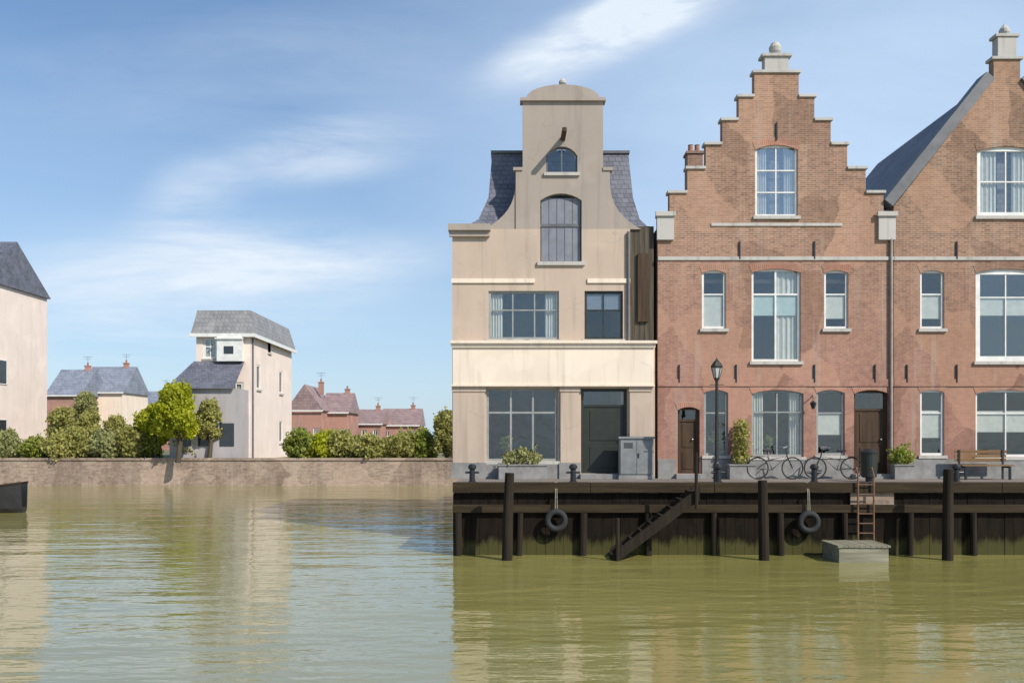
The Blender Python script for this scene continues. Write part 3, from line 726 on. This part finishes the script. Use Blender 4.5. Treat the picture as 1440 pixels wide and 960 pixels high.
def centre_house():
    Y = 64.0; X0 = PX(276, Y); X1 = PX(352, Y); z0 = 1.7
    t = thing('villa', 'tall pale villa with a grey hipped roof and dark lean-to standing alone across the water', 'house', (X0, Y, z0))
    W = X1 - X0; D = 12.0; e = PZ(470, Y) - z0; r = PZ(437, Y + .6) - z0
    zl = PZ(508, Y) - z0
    holes = [rect(.5, zl + .2, 1.5, e - .25), rect(2.0, 3.4, 2.9, 4.9), rect(W - 1.6, 4.0, W - .5, 5.6), rect(W - 1.5, .0, W - .5, 2.3)]
    panel(rect(0, 0, W, e), holes, 0, .25).build('wall', 'villa', t)
    for h in holes[:3]: window(t, h[0][0], h[0][1], h[1][0], h[2][1], 2, (.6,), 'white', fw=.16, mw=.08, curtain=.9)
    door(t, holes[3][0][0], 0, holes[3][1][0], 2.3, 'brownpaint', 'white', .4)
    # long right side wall, as a panel turned to face +X
    sh = [rect(1.6, 5.2, 2.6, 7.0), rect(8.0, 1.2, 9.0, 3.0), rect(8.0, 5.2, 9.0, 7.0), rect(4.6, 8.2, 5.4, 9.4)]
    p = panel(rect(.25, 0, D, e), sh, 0, .25)
    p.v = [(W - y, x, z) for x, y, z in p.v]; p.build('side_wall', 'villa', t)
    for h in sh:
        w = MB().box(W - .14, h[0][0], h[0][1], W - .10, h[1][0], h[2][1]).build('window', 'darkglass', t)
        MB().box(W - .098, h[0][0], h[0][1], W - .03, h[0][0] + .12, h[2][1]).box(W - .098, h[1][0] - .12, h[0][1], W - .03, h[1][0], h[2][1]).box(W - .098, h[0][0] + .12, h[2][1] - .12, W - .03, h[1][0] - .12, h[2][1]).box(W - .098, h[0][0] + .12, h[0][1], W - .03, h[1][0] - .12, h[0][1] + .12).build('frame', 'white', w)
        MB().box(W - .02, h[0][0] - .1, h[0][1] - .14, W + .10, h[1][0] + .1, h[0][1] - .003).build('sill', 'stone', w)
    MB().box(0, .25, 0, .25, D, e).box(.25, D - .25, 0, W - .25, D, e).box(.3, 2, 0, W - .3, 2.1, e).split('outer_wall', 'villa', t)
    by0, by1 = PX(308, Y) - X0, PX(343, Y) - X0
    bay = MB().box(by0, -.5, zl - .02, by1, -.003, e - .23).box(by0 - .12, -.62, e - .4, by1 + .12, -.501, e - .3).build('bay', 'white', t)
    MB().box(by0 + .5, -.515, zl + .5, by1 - .6, -.503, e - .9).build('bay_window', 'darkglass', bay)
    o = .3
    vs = [(-o, -o, e), (W + o, -o, e), (W + o, D + o, e), (-o, D + o, e), (-.05, .35, r), (W - .1, .35, r), (W - .1, D - .5, r), (-.05, D - .5, r)]
    MB().add(vs, [(0, 1, 5, 4), (1, 2, 6, 5), (2, 3, 7, 6), (3, 0, 4, 7), (4, 5, 6, 7), (3, 2, 1, 0)]).build('roof', 'greytile', t)
    MB().box(-o - .1, -o - .1, e - .22, W + o + .1, -o, e + .03).box(W + o, -o, e - .22, W + o + .1, D + o, e + .03).build('eaves_board', 'white', t)
    MB().tube([(W + .08, .4, e - .25), (W + .08, .4, .1)], .06, 8).build('downpipe', 'lead', t)
    # lean-to annex
    ax0 = PX(240, Y - 2) - X0; z1 = PZ(546, Y - 2.4) - z0
    an = MB().box(ax0, -2.2, 0, W - .12, -.003, z1).build('annex', 'shadedgrey', t)  # shade on the villa front put into the annex wall's grey colour
    MB().add([(ax0 - .2, -2.5, z1), (W - .4, -2.5, z1), (W - .4, -.01, zl), (ax0 + .9, -.01, zl), (ax0 - .2, -.01, z1)], [(0, 1, 2, 3), (0, 3, 4), (1, 2, 4), (0, 1, 4), (2, 3, 4)]).build('annex_roof', 'slate', an)
    wn = MB()
    for k in range(3): wn.box(ax0 + .5 + k * 1.5, -2.24, 1.0, ax0 + 1.5 + k * 1.5, -2.203, 2.6)
    wn.split('annex_window', 'darkglass', an)
centre_house()
# pale house at the left edge
def left_house():
    Y = 63; D = 9; X1 = PX(66, Y + D); X0 = X1 - 9; z0 = 1.7
    e = PZ(420, Y + D); r = PZ(340, Y + D / 2)
    t = gable_house('pale_house', 'pale rendered house with a steep slate roof cut off by the left edge', X0, X1, Y, D, z0, e, r, 'villa', 'slate', 'x', (3, 2), 0, hip=X1 - PX(20, Y + D / 2))
    w = MB()
    W = X1 - X0
    for (a, zz) in ((2.2, 1.2), (2.2, 5.6)):
        f = MB().box(W + .003, a - .06, zz - .06, W + .06, a + 1.06, zz).box(W + .003, a - .06, zz + 1.7, W + .06, a + 1.06, zz + 1.76).box(W + .003, a - .06, zz, W + .06, a, zz + 1.7).box(W + .003, a + 1, zz, W + .06, a + 1.06, zz + 1.7).build('window', 'white', t)
        MB().box(W + .002, a, zz, W + .02, a + 1, zz + 1.7).build('pane', 'darkglass', f)
left_house()
far = [  # px0, px1, Y, eave row, ridge row, wall, roof, axis, label
    (66, 112, 96, 556, 516, 'red_far', 'bluetile', 'x', 'distant brick house with a blue slate roof nearest the pale house on the left edge'),
    (112, 172, 100, 552, 512, 'cream_trim', 'bluetile', 'x', 'distant pale house with a blue slate roof between two others behind the left trees'),
    (172, 232, 112, 575, 548, 'red_far', 'bluetile', 'x', 'lowest distant brick house, left behind the bright green tree'),
    (404, 452, 92, 577, 540, 'red_far', 'redtile', 'y', 'distant brick house end-on with a steep red roof just right of the tall villa'),
    (452, 488, 95, 580, 550, 'red_far', 'redtile', 'x', 'small distant brick house with a red roof second right of the tall villa'),
    (488, 536, 104, 596, 574, 'red_far', 'redtile', 'x', 'low distant brick house in the middle of the gap behind the far bushes'),
    (536, 588, 108, 598, 573, 'red_far', 'redtile', 'x', 'low distant brick house nearest the cream house on the quay'),
]
for (a, b, Y, ev, rg, wl, rf, ax, lb) in far:
    gable_house('brick_house' if wl == 'red_far' else 'pale_house', lb, PX(a, Y), PX(b, Y), Y, 7, 1.7, PZ(ev, Y), PZ(rg, Y), wl, rf, ax, (3, 1), 1)

# ------------------------------------------------------------------ trees and shrubs
def crown_mesh(name, blobs, n, leaf, mat, seed):
    rnd = random.Random(seed); vs = []; fs = []
    tot = sum(b[3] ** 2 for b in blobs)
    for (cx, cy, cz, r, sq) in blobs:
        for _ in range(int(n * r * r / tot)):
            d = Vector((rnd.gauss(0, 1), rnd.gauss(0, 1), rnd.gauss(0, 1))).normalized()
            q = r * (rnd.random() ** .38) * (1 + .22 * math.sin(d.x * 5 + seed) * math.cos(d.z * 6 + d.y * 4))
            p = Vector((cx, cy, cz)) + Vector((d.x * q, d.y * q, d.z * q * sq))
            s = leaf * (.6 + .8 * rnd.random())
            e = Euler((rnd.random() * 6.3, rnd.random() * 6.3, rnd.random() * 6.3)).to_matrix()
            o = len(vs)
            for a, b in ((-.5, -.15), (.1, -.42), (.6, 0), (.1, .42)): vs.append(p + e @ Vector((a * s, b * s, 0)))
            fs.append((o, o + 1, o + 2, o + 3))
    for _ in range(max(12, n // 90)):            # shoots that break the outline
        cx, cy, cz, r, sq = rnd.choice(blobs); d = Vector((rnd.gauss(0, 1), rnd.gauss(0, 1), rnd.gauss(.5, .9))).normalized()
        a = Vector((cx, cy, cz)) + Vector((d.x * r, d.y * r, d.z * r * sq)) * .8; ln = r * (.25 + .5 * rnd.random())
        for k in range(12):
            p = a + d * ln * k / 11 + Vector((rnd.gauss(0, 1), rnd.gauss(0, 1), rnd.gauss(0, 1))) * leaf * .35
            sz = leaf * (.5 + .6 * rnd.random()); e = Euler((rnd.random() * 6.3, rnd.random() * 6.3, rnd.random() * 6.3)).to_matrix(); o = len(vs)
            for q, b in ((-.5, -.15), (.1, -.42), (.6, 0), (.1, .42)): vs.append(p + e @ Vector((q * sz, b * sz, 0)))
            fs.append((o, o + 1, o + 2, o + 3))
    me = bpy.data.meshes.new(name); me.from_pydata([tuple(v) for v in vs], [], fs); me.materials.append(M[mat]); return me
def tree(name, label, cat, px, Y, top, wpx, z0, mat, leaf=.22, n=5000, seed=1, trunk=True, group=None, low=None):
    X = PX(px, Y); H = PZ(top, Y) - z0; Wd = wpx * Y / F
    t = thing(name, label, cat, (X, Y, z0), 0, group); rnd = random.Random(seed)
    blobs = []; base = .30 if trunk else .06
    for i in range(9):
        u = (i + .5) / 9; rr = Wd * .5 * (.36 + .30 * rnd.random())
        zz = H * (base + (1 - base) * (.12 + .72 * u)); sp = Wd * .5 * (1 - .75 * abs(u - .35))
        a = i * 2.4 + rnd.random()
        rr = min(rr, H - zz + .05) if H - zz > .15 * H else rr * .7
        blobs.append((math.cos(a) * sp * .55, math.sin(a) * sp * .5, zz, rr, min(1, .8 * H / max(Wd, .1) + .25)))
    me = crown_mesh('crown', blobs, n, leaf, mat, seed)
    c = bpy.data.objects.new('crown', me); COL.objects.link(c); c.parent = t
    tm = MB(); r0 = .035 * H + .03
    tm.tube([(0, 0, -.1), (.03 * H, .01 * H, H * .3), (-.01 * H, .02 * H, H * .6), (.01 * H, 0, H * .8)], [r0, r0 * .75, r0 * .45, r0 * .15], 8)
    for b in blobs[:6]: tm.tube([(.02 * H, .01 * H, H * .25), (b[0] * .5, b[1] * .5, b[2] * .75), b[:3]], [r0 * .45, r0 * .3, r0 * .1], 6)
    tm.build('trunk', 'bark', t)
    return t
G = 'trees and shrubs along the far bank'
T = [
 ('tree', 'bright yellow green tree, the tallest on the far bank, left of the villa', 'tree', 250, 60, 536, 62, 'leaf_bright', True, 7000),
 ('tree', 'rounded bright green tree lower than the one beside it, left of the tallest tree', 'tree', 216, 62, 560, 48, 'leaf_bright', True, 5000),
 ('tree', 'loose olive tree in front of the villa annex, right of the tallest tree', 'tree', 294, 61.5, 556, 38, 'leaf_olive', True, 3500),
 ('shrub', 'tall olive shrub beside the pale house on the left edge', 'shrub', 88, 64, 566, 44, 'leaf_olive', False, 3500),
 ('shrub', 'brownish shrub in front of the distant pale house with blue slate', 'shrub', 124, 65, 574, 38, 'leaf_olive', False, 3500),
 ('tree', 'pale olive young tree rising against the distant blue slate roofs', 'tree', 120, 72, 545, 44, 'leaf_grey', True, 4000),
 ('shrub', 'wide olive shrub left of the rounded bright green tree', 'shrub', 160, 64, 582, 44, 'leaf_olive', False, 3500),
 ('shrub', 'low pale olive shrub above the canal wall below the widest olive shrub', 'shrub', 150, 61.8, 612, 50, 'leaf_grey', False, 3000),
 ('shrub', 'low mid green shrub right beside the villa side wall', 'shrub', 430, 64, 612, 40, 'leaf_mid', False, 3000),
 ('shrub', 'mid green shrub second right of the villa', 'shrub', 462, 66, 606, 36, 'leaf_bright', False, 3000),
 ('shrub', 'yellowish shrub third right of the villa', 'shrub', 497, 64, 612, 40, 'leaf_olive', False, 3000),
 ('shrub', 'thin olive shrub standing before the low distant brick house', 'shrub', 548, 66, 614, 34, 'leaf_olive', False, 2500),
 ('shrub', 'dark green shrub left of the bush at the quay corner', 'shrub', 598, 63, 608, 36, 'leaf_mid', False, 3000),
 ('shrub', 'big olive bush touching the corner of the cream house', 'shrub', 628, 62, 574, 44, 'leaf_olive', False, 4500),
]
for i, (nm, lb, ct, px, Y, top, w, mat, tr, n) in enumerate(T):
    tree(nm, lb, ct, px, Y, top, w, 1.7, mat, .19, int(n * 1.3), 11 + i, tr, G)
for i, (px, top, w, mt, lb) in enumerate([(8, 606, 46, 'leaf_grey', 'pale olive shrub at the left edge under the pale house'), (50, 614, 40, 'leaf_mid', 'darker green shrub just right of the pale olive one under the pale house')]):
    tree('shrub', lb, 'shrub', px, 62, top, w, 1.7, mt, .2, 3500, 40 + i, False, G)

for i, (px, w, mt, top) in enumerate([(84, 50, 'leaf_olive', 606), (112, 44, 'leaf_olive', 600), (146, 56, 'leaf_grey', 604), (182, 50, 'leaf_olive', 598), (206, 44, 'leaf_mid', 602), (268, 50, 'leaf_olive', 604), (420, 46, 'leaf_mid', 604), (448, 44, 'leaf_bright', 608), (480, 50, 'leaf_olive', 604), (522, 48, 'leaf_olive', 610), (566, 50, 'leaf_olive', 606), (590, 44, 'leaf_mid', 602)]):
    tree('hedge_bush', 'low rounded bush in the uneven hedge row directly behind the far canal wall', 'bush', px, 61.75 + (i % 3) * .5, top, w, 1.7, mt, .2, 2600, 70 + i, False, 'low bushes of the hedge behind the far canal wall')

# ------------------------------------------------------------------ things on the quay
def bollard(px, label, first=None):
    loc = (PX(px, 25.5), 25.5, QZ)
    if first: return dup(first, loc, 0, label)
    t = thing('bollard', label, 'bollard', loc, 0, 'iron bollards along the quay edge')
    MB().lathe([(.13, 0), (.13, .03), (.085, .06), (.075, .38), (.12, .42), (.12, .48), (.07, .54), (.001, .55)], n=16).build('post', 'blackpaint', t, smooth=False)
    MB().tube([(-.2, 0, .30), (.2, 0, .30)], .03, 8).build('cross_bar', 'blackpaint', t)
    return t
b0 = bollard(664, 'black iron bollard at the left corner of the quay')
bollard(806, 'black iron bollard in front of the pilaster between window and door of the cream house', b0)
bollard(1010, 'black iron bollard in front of the brick house left window', b0)
bollard(1145, 'black iron bollard between the wide window and the brown door', b0)
bollard(1345, 'black iron bollard in front of the right brick house', b0)
def planter(px, Y, w, label, leafm, seed, hgt=.5, tall=0):
    t = thing('planter', label, 'planter', (PX(px, Y), Y, QZ), 0, 'planters against the house fronts')
    MB().box(-w / 2, -.2, 0, w / 2, .2, .42).box(-w / 2 - .03, -.23, .42, w / 2 + .03, .23, .47).build('box', 'greyplinth', t, bevel=.01)
    if tall: blobs = [(0, 0, .47 + (tall - .47) * (k + .5) / 6, w * .34, .9) for k in range(6)]
    else: blobs = [(-w * .25, 0, .62, .26, .9), (w * .2, 0, .66, .28, .9), (0, 0, .75, hgt * .5, 1)]
    me = crown_mesh('plant', blobs, 1400 if tall else 800, .085, leafm, seed)
    c = bpy.data.objects.new('plant', me); COL.objects.link(c); c.parent = t
planter(735, 27.7, 1.5, 'long grey planter of pale olive plants under the cream house shop window', 'leaf_grey', 3)
planter(1042, 27.75, .8, 'grey planter with tall tan bamboo left of the wide brick house window', 'leaf_olive', 5, .7, 1.75)
planter(1268, 27.75, .6, 'grey planter of green plants right of the brown door', 'leaf_mid', 6, .7)
def bench(px, Y, label):
    t = thing('bench', label, 'bench', (PX(px, Y), Y, QZ), 0)
    s = MB()
    for k in range(4): s.box(-.8, -.22 + k * .115, .42, .8, -.12 + k * .115, .46)
    s.build('seat', 'oak', t)
    b = MB()
    for k in range(3): b.box(-.8, .25, .55 + k * .13, .8, .285, .65 + k * .13)
    b.build('backrest', 'oak', t)
    for x in (-.68, .68): MB().box(x - .03, -.2, 0, x + .03, -.14, .415).box(x - .03, .22, 0, x + .03, .249, .92).box(x - .03, -.14, .36, x + .03, .22, .415).build('leg', 'blackpaint', t)
bench(1385, 27.5, 'wooden bench against the right brick house below its wide window')
def bicycle(px, Y, rz, label, first=None):
    loc = (PX(px, Y), Y, QZ)
    if first: return dup(first, loc, rz, label)
    t = thing('bicycle', label, 'bicycle', loc, rz, 'bicycles parked on the quay')
    for x in (-.55, .55):
        w = MB().torus((x, 0, .35), .33, .022).build('wheel', 'tyre', t)
        sp = MB()
        for k in range(14):
            a = 2 * math.pi * k / 14; sp.tube([(x, 0, .35), (x + .32 * math.cos(a), 0, .35 + .32 * math.sin(a))], .004, 4)
        sp.build('spokes', 'chrome', w)
    MB().tube([(-.55, 0, .35), (-.1, 0, .3), (.38, 0, .72), (-.2, 0, .6), (-.1, 0, .3)], .02, 8).tube([(-.55, 0, .35), (-.2, 0, .6), (-.25, 0, .86)], .017, 8).tube([(.55, 0, .35), (.38, 0, .72), (.33, 0, .95)], .02, 8).build('frame', 'darkpaint', t)
    MB().box(-.38, -.07, .86, -.12, .07, .92).build('saddle', 'tyre', t, bevel=.02)
    MB().tube([(.15, -.28, .98), (.3, -.2, 1.02), (.33, 0, .97), (.3, .2, 1.02), (.15, .28, .98)], .014, 6).build('handlebar', 'chrome', t)
    MB().box(-.75, -.07, .70, -.35, .07, .72).build('carrier', 'blackpaint', t)
    return t
k0 = bicycle(1090, 27.6, .05, 'dark bicycle leaning below the wide window of the brick house')
bicycle(1172, 27.6, math.pi - .1, 'dark bicycle parked beside the brown door', k0)
def cabinet(px, Y, label):
    t = thing('electric_cabinet', label, 'cabinet', (PX(px, Y), Y, QZ))
    MB().box(-.56, -.22, .0, .56, .22, .12).build('base', 'greyplinth', t, bevel=.01)
    MB().box(-.53, -.20, .122, .53, .20, 1.26).box(-.57, -.25, 1.262, .57, .24, 1.33).build('body', 'cabinet', t, bevel=.012)
    for x0, x1 in ((-.50, -.006), (.006, .50)):
        d = MB().box(x0, -.222, .17, x1, -.202, 1.22); d.build('door', 'cabinet', t, bevel=.005)
    v = MB()
    for k in range(5): v.box(-.40, -.232, .98 + k * .035, -.12, -.223, .995 + k * .035)
    v.build('vent', 'blackpaint', t)
    MB().box(.04, -.245, .68, .075, -.223, .82).build('handle', 'blackpaint', t)
cabinet(894, 27.75, 'grey steel electric cabinet right of the black door of the cream house')
def waste_bin(px, Y, label):
    t = thing('waste_bin', label, 'bin', (PX(px, Y), Y, QZ))
    MB().lathe([(.17, .12), (.22, .15), (.24, .82), (.25, .84)], n=20).build('drum', 'darkpaint', t)
    MB().lathe([(.26, .842), (.26, .88), (.14, .97), (.001, .99)], n=20).build('lid', 'blackpaint', t)
    MB().lathe([(.10, 0), (.10, .118)], n=12).build('foot', 'blackpaint', t)
waste_bin(1222, 26.2, 'dark green litter bin on the quay above the ladder and landing stage')
def lamp_post(px, Y, label):
    t = thing('street_lamp', label, 'street lamp', (PX(px, Y), Y, QZ))
    MB().lathe([(.10, 0), (.10, .5), (.06, .6), (.045, 2.9), (.06, 3.0)], n=14).build('post', 'darkpaint', t)
    lh = MB().lathe([(.17, .34), (.18, .38), (.10, .5), (.03, .58), (.001, .66)], (0, 0, 3.0), 6).lathe([(.07, -.02), (.09, .03), (.085, .04)], (0, 0, 3.0), 6)
    for k in range(6):
        a = math.pi / 3 * k; lh.tube([(.085 * math.cos(a), .085 * math.sin(a), 3.03), (.16 * math.cos(a), .16 * math.sin(a), 3.35)], .011, 5)
    lo = lh.build('lantern', 'darkpaint', t)
    MB().lathe([(.075, 3.045), (.148, 3.335)], n=6).build('lamp_glass', 'frost', lo)
    MB().tube([(-.2, 0, 2.84), (.2, 0, 2.84)], .014, 6).build('ladder_bar', 'darkpaint', t)
lamp_post(1008, 25.9, 'slender dark green street lamp on the quay before the red brick house')
def mooring_post(px, Y, h, tilt, label):
    r = MB().tube([(0, 0, -1.2), (tilt * .5, 0, h * .5), (tilt, .02, h)], [.15, .14, .125], 12)
    o = r.build('mooring_post', 'post', None, (PX(px, Y), Y, 0), bevel=.01); tag(o, label, 'mooring post')
mooring_post(712, 23.9, 2.35, .09, 'dark timber mooring post in the water, leaning slightly, below the shop window planter')
mooring_post(1075, 23.9, 2.15, -.05, 'upright dark timber mooring post in the water below the two bicycles')
mooring_post(1332, 23.9, 2.45, .04, 'dark timber mooring post in the water nearest the wooden bench')
def fender(px, z, label):
    t = thing('tyre_fender', label, 'tyre', (PX(px, 24.8), 24.70, z))
    MB().torus((0, 0, 0), .24, .085, 'y', 24, 10).build('tyre', 'tyre', t, smooth=True)
    MB().tube([(-.03, 0, .2), (-.02, .05, 1.75 - z), (-.02, .2, 2.06 - z)], .014, 6).tube([(.03, 0, .2), (.02, .05, 1.75 - z), (.02, .2, 2.06 - z)], .014, 6).split('rope', 'greywood', t)
fender(782, 1.0, 'black tyre hung as a fender on the quay below the cream house')
fender(1136, .95, 'black tyre hung as a fender on the quay left of the rusty ladder')
def potted(px, py, Y, label, seed, sc=1.0):
    t = thing('potted_plant', label, 'plant', (PX(px, Y), Y, PZ(py, Y)))
    MB().lathe([(.07, 0), (.10, .17), (.11, .18), (.11, .2)], n=14).build('pot', 'terracotta', t)
    me = crown_mesh('plant', [(0, 0, .34 * sc + .05, .16 * sc, 1.2), (.06, 0, .46 * sc, .10 * sc, 1)], 260, .07, 'leaf_mid', seed)
    c = bpy.data.objects.new('plant', me); COL.objects.link(c); c.parent = t
potted(712, 645, YF + .42, 'potted plant inside the wide shop window of the cream house', 81, 1.3)
potted(1078, 639, YF + .42, 'potted plant inside the wide window behind the bicycles', 82)
potted(1006, 637, YF + .42, 'potted plant inside the narrow window behind the street lamp', 83, 1.2)
# small dark boat against the left canal wall
def boat():
    t = thing('rowing_boat', 'dark open boat moored against the tarred wall at the left edge', 'boat', (PX(-36, 39.2), 39.2, 0))
    secs = []
    for i in range(9):
        u = i / 8; w = .75 * (1 - abs(u * 1.2 - .35) ** 3) if u > .3 else .62 + .4 * u; w = max(w, .05); sh = .95 + .35 * u * u
        x = -2.4 + 4.6 * u; ring = [(x, -w, sh), (x, -w * .85, .2), (x, -w * .3, -.15), (x, w * .3, -.15), (x, w * .85, .2), (x, w, sh), (x, w * .9, sh), (x, w * .6, .25), (x, -w * .6, .25), (x, -w * .9, sh)]
        secs.append(ring)
    mb = MB(); n = 10; vs = [v for s_ in secs for v in s_]; fs = []
    for i in range(8):
        for k in range(n): fs.append((i * n + k, i * n + (k + 1) % n, (i + 1) * n + (k + 1) % n, (i + 1) * n + k))
    fs += [tuple(range(n - 1, -1, -1)), tuple(8 * n + k for k in range(n))]
    mb.add(vs, fs).build('hull', 'hull', t)
    for sg, ix in ((-1, 0), (1, 5)): MB().tube([(r_[ix][0], r_[ix][1], r_[ix][2] + .02) for r_ in secs], .05, 8).build('gunwale', 'beam', t)
    th = MB()
    for x in (-1.4, -.2, .9): th.box(x - .13, -.55, .55, x + .13, .55, .59)
    th.split('thwart', 'oak', t)
boat()

# ------------------------------------------------------------------ sky, sun, camera
SUN_EL = R(40)
sx, sy = .72, -.69                                # towards the sun, from above the water on the right
sv = Vector((sx, sy, 0)).normalized() * math.cos(SUN_EL); sv.z = math.sin(SUN_EL)
sl = bpy.data.lights.new('sun', 'SUN'); sl.energy = 4.3; sl.angle = R(.53); sl.color = (1, .95, .87)
so = bpy.data.objects.new('sun', sl); COL.objects.link(so); so.rotation_euler = sv.to_track_quat('Z', 'Y').to_euler(); so.location = (20, -20, 40)
w = bpy.data.worlds.new('World'); S.world = w; w.use_nodes = True
nt = w.node_tree; bg = nt.nodes['Background']
class WN(NT):
    def __init__(s): s.t = nt
W = WN()
SKYW, SKYH = (5.6, 6.2, 6.9), (4.75, 5.95, 7.55)
sky = W.n('ShaderNodeTexSky', _sky_type='NISHITA', _sun_disc=False, _sun_elevation=SUN_EL, _sun_rotation=math.atan2(sv.x, sv.y), _air_density=1.0, _dust_density=.6, _ozone_density=1.6)
tc = W.n('ShaderNodeTexCoord').outputs['Generated']
# thin cirrus: streaky noise in direction space, gathered into a few veils
sp = W.n('ShaderNodeSeparateXYZ'); W.l(tc, sp.inputs[0])
ym = W.n('ShaderNodeMath', _operation='MAXIMUM'); ym.inputs[1].default_value = .15; W.l(sp.outputs[1], ym.inputs[0])
du = W.n('ShaderNodeMath', _operation='DIVIDE'); W.l(sp.outputs[0], du.inputs[0]); W.l(ym.outputs[0], du.inputs[1])
dvv = W.n('ShaderNodeMath', _operation='DIVIDE'); W.l(sp.outputs[2], dvv.inputs[0]); W.l(ym.outputs[0], dvv.inputs[1])
uv = W.n('ShaderNodeCombineXYZ'); W.l(du.outputs[0], uv.inputs[0]); W.l(dvv.outputs[0], uv.inputs[1])
def mth(op, a, b):
    n = W.n('ShaderNodeMath', _operation=op)
    for i, q in enumerate((a, b)):
        if isinstance(q, (int, float)): n.inputs[i].default_value = q
        else: W.l(q, n.inputs[i])
    return n.outputs[0]
def veil(cx, cy, rx, ry, ang, amt):
    m = W.n('ShaderNodeMapping', _vector_type='TEXTURE'); m.inputs['Location'].default_value = (cx, cy, 0); m.inputs['Rotation'].default_value = (0, 0, R(ang)); m.inputs['Scale'].default_value = (rx, ry, 1)
    W.l(uv.outputs[0], m.inputs['Vector']); L = W.n('ShaderNodeVectorMath', _operation='LENGTH'); W.l(m.outputs[0], L.inputs[0])
    r = W.n('ShaderNodeMapRange', _interpolation_type='SMOOTHERSTEP'); r.inputs[1].default_value = 1; r.inputs[2].default_value = 0; r.inputs[3].default_value = 0; r.inputs[4].default_value = amt
    W.l(L.outputs['Value'], r.inputs[0]); return r.outputs[0]
def streaks(ang, sx_, sy_, seed, lo, hi):
    m = W.n('ShaderNodeMapping'); m.inputs['Rotation'].default_value = (0, 0, R(-ang)); m.inputs['Scale'].default_value = (sx_, sy_, 1); m.inputs['Location'].default_value = (seed, seed * .7, 0)
    W.l(uv.outputs[0], m.inputs['Vector'])
    n = W.n('ShaderNodeTexNoise', Scale=1.0, Detail=9.0, Roughness=.62, Distortion=.4); W.l(m.outputs[0], n.inputs['Vector'])
    return ramp(W, n.outputs['Fac'], [(lo, 0.0), (hi, 1.0)])
A = streaks(8, 2.6, 13, 3.1, .33, .74); B = streaks(28, 4, 14, 8.3, .30, .66); C_ = streaks(12, 1.2, 3.2, 5.7, .25, .80)
va = mth('ADD', mth('ADD', veil(-.40, .155, .42, .125, 4, 1.2), veil(-.21, .325, .18, .06, 8, 1.1)), mth('ADD', veil(-.36, .27, .12, .07, 30, .7), mth('ADD', veil(-.28, .205, .34, .06, 2, .75), veil(-.30, .42, .6, .14, 6, .22))))
vb = mth('ADD', veil(.10, .455, .22, .055, 24, 1.5), veil(.20, .51, .20, .07, 24, 1.2))
vc = mth('ADD', veil(.42, .25, .90, .80, 0, .92), .05)
ca = mth('MULTIPLY', A, va); cb_ = mth('MULTIPLY', B, vb); cc = mth('MULTIPLY', mth('ADD', mth('MULTIPLY', C_, .5), .5), vc)
hz = W.n('ShaderNodeMapRange'); hz.inputs[1].default_value = 0; hz.inputs[2].default_value = .42; hz.inputs[3].default_value = .55; hz.inputs[4].default_value = 0; W.l(sp.outputs[2], hz.inputs[0])
ad = mth('MINIMUM', mth('MAXIMUM', mth('ADD', mth('ADD', ca, cb_), cc), hz.outputs[0]), .96)
skyb = mixc(W, 1.0, sky.outputs[0], (.78, .93, 1.03), 'MULTIPLY')
dm = W.n('ShaderNodeMapRange'); dm.inputs[1].default_value = .02; dm.inputs[2].default_value = .42; dm.inputs[3].default_value = .66; dm.inputs[4].default_value = 1.0; W.l(sp.outputs[2], dm.inputs[0])
skyb = mixc(W, 1.0, skyb, dm.outputs[0], 'MULTIPLY')
col = mixc(W, mth('MINIMUM', mth('MAXIMUM', cc, hz.outputs[0]), .95), skyb, SKYH)
col = mixc(W, mth('MINIMUM', mth('ADD', ca, cb_), .95), col, SKYW)
W.l(col, bg.inputs['Color']); bg.inputs['Strength'].default_value = .125
cam = bpy.data.cameras.new('camera'); co = bpy.data.objects.new('camera', cam); COL.objects.link(co); S.camera = co
co.location = (0, 0, CAMZ); co.rotation_euler = (R(90), 0, 0); cam.sensor_width = 36; cam.lens = 36 * F / 1440
cam.shift_y = (HZ - 480) / 1440; cam.clip_end = 4000; cam.clip_start = .1
S.view_settings.view_transform = 'Standard'; S.view_settings.look = 'None'; S.view_settings.gamma = 1; S.view_settings.exposure = .22
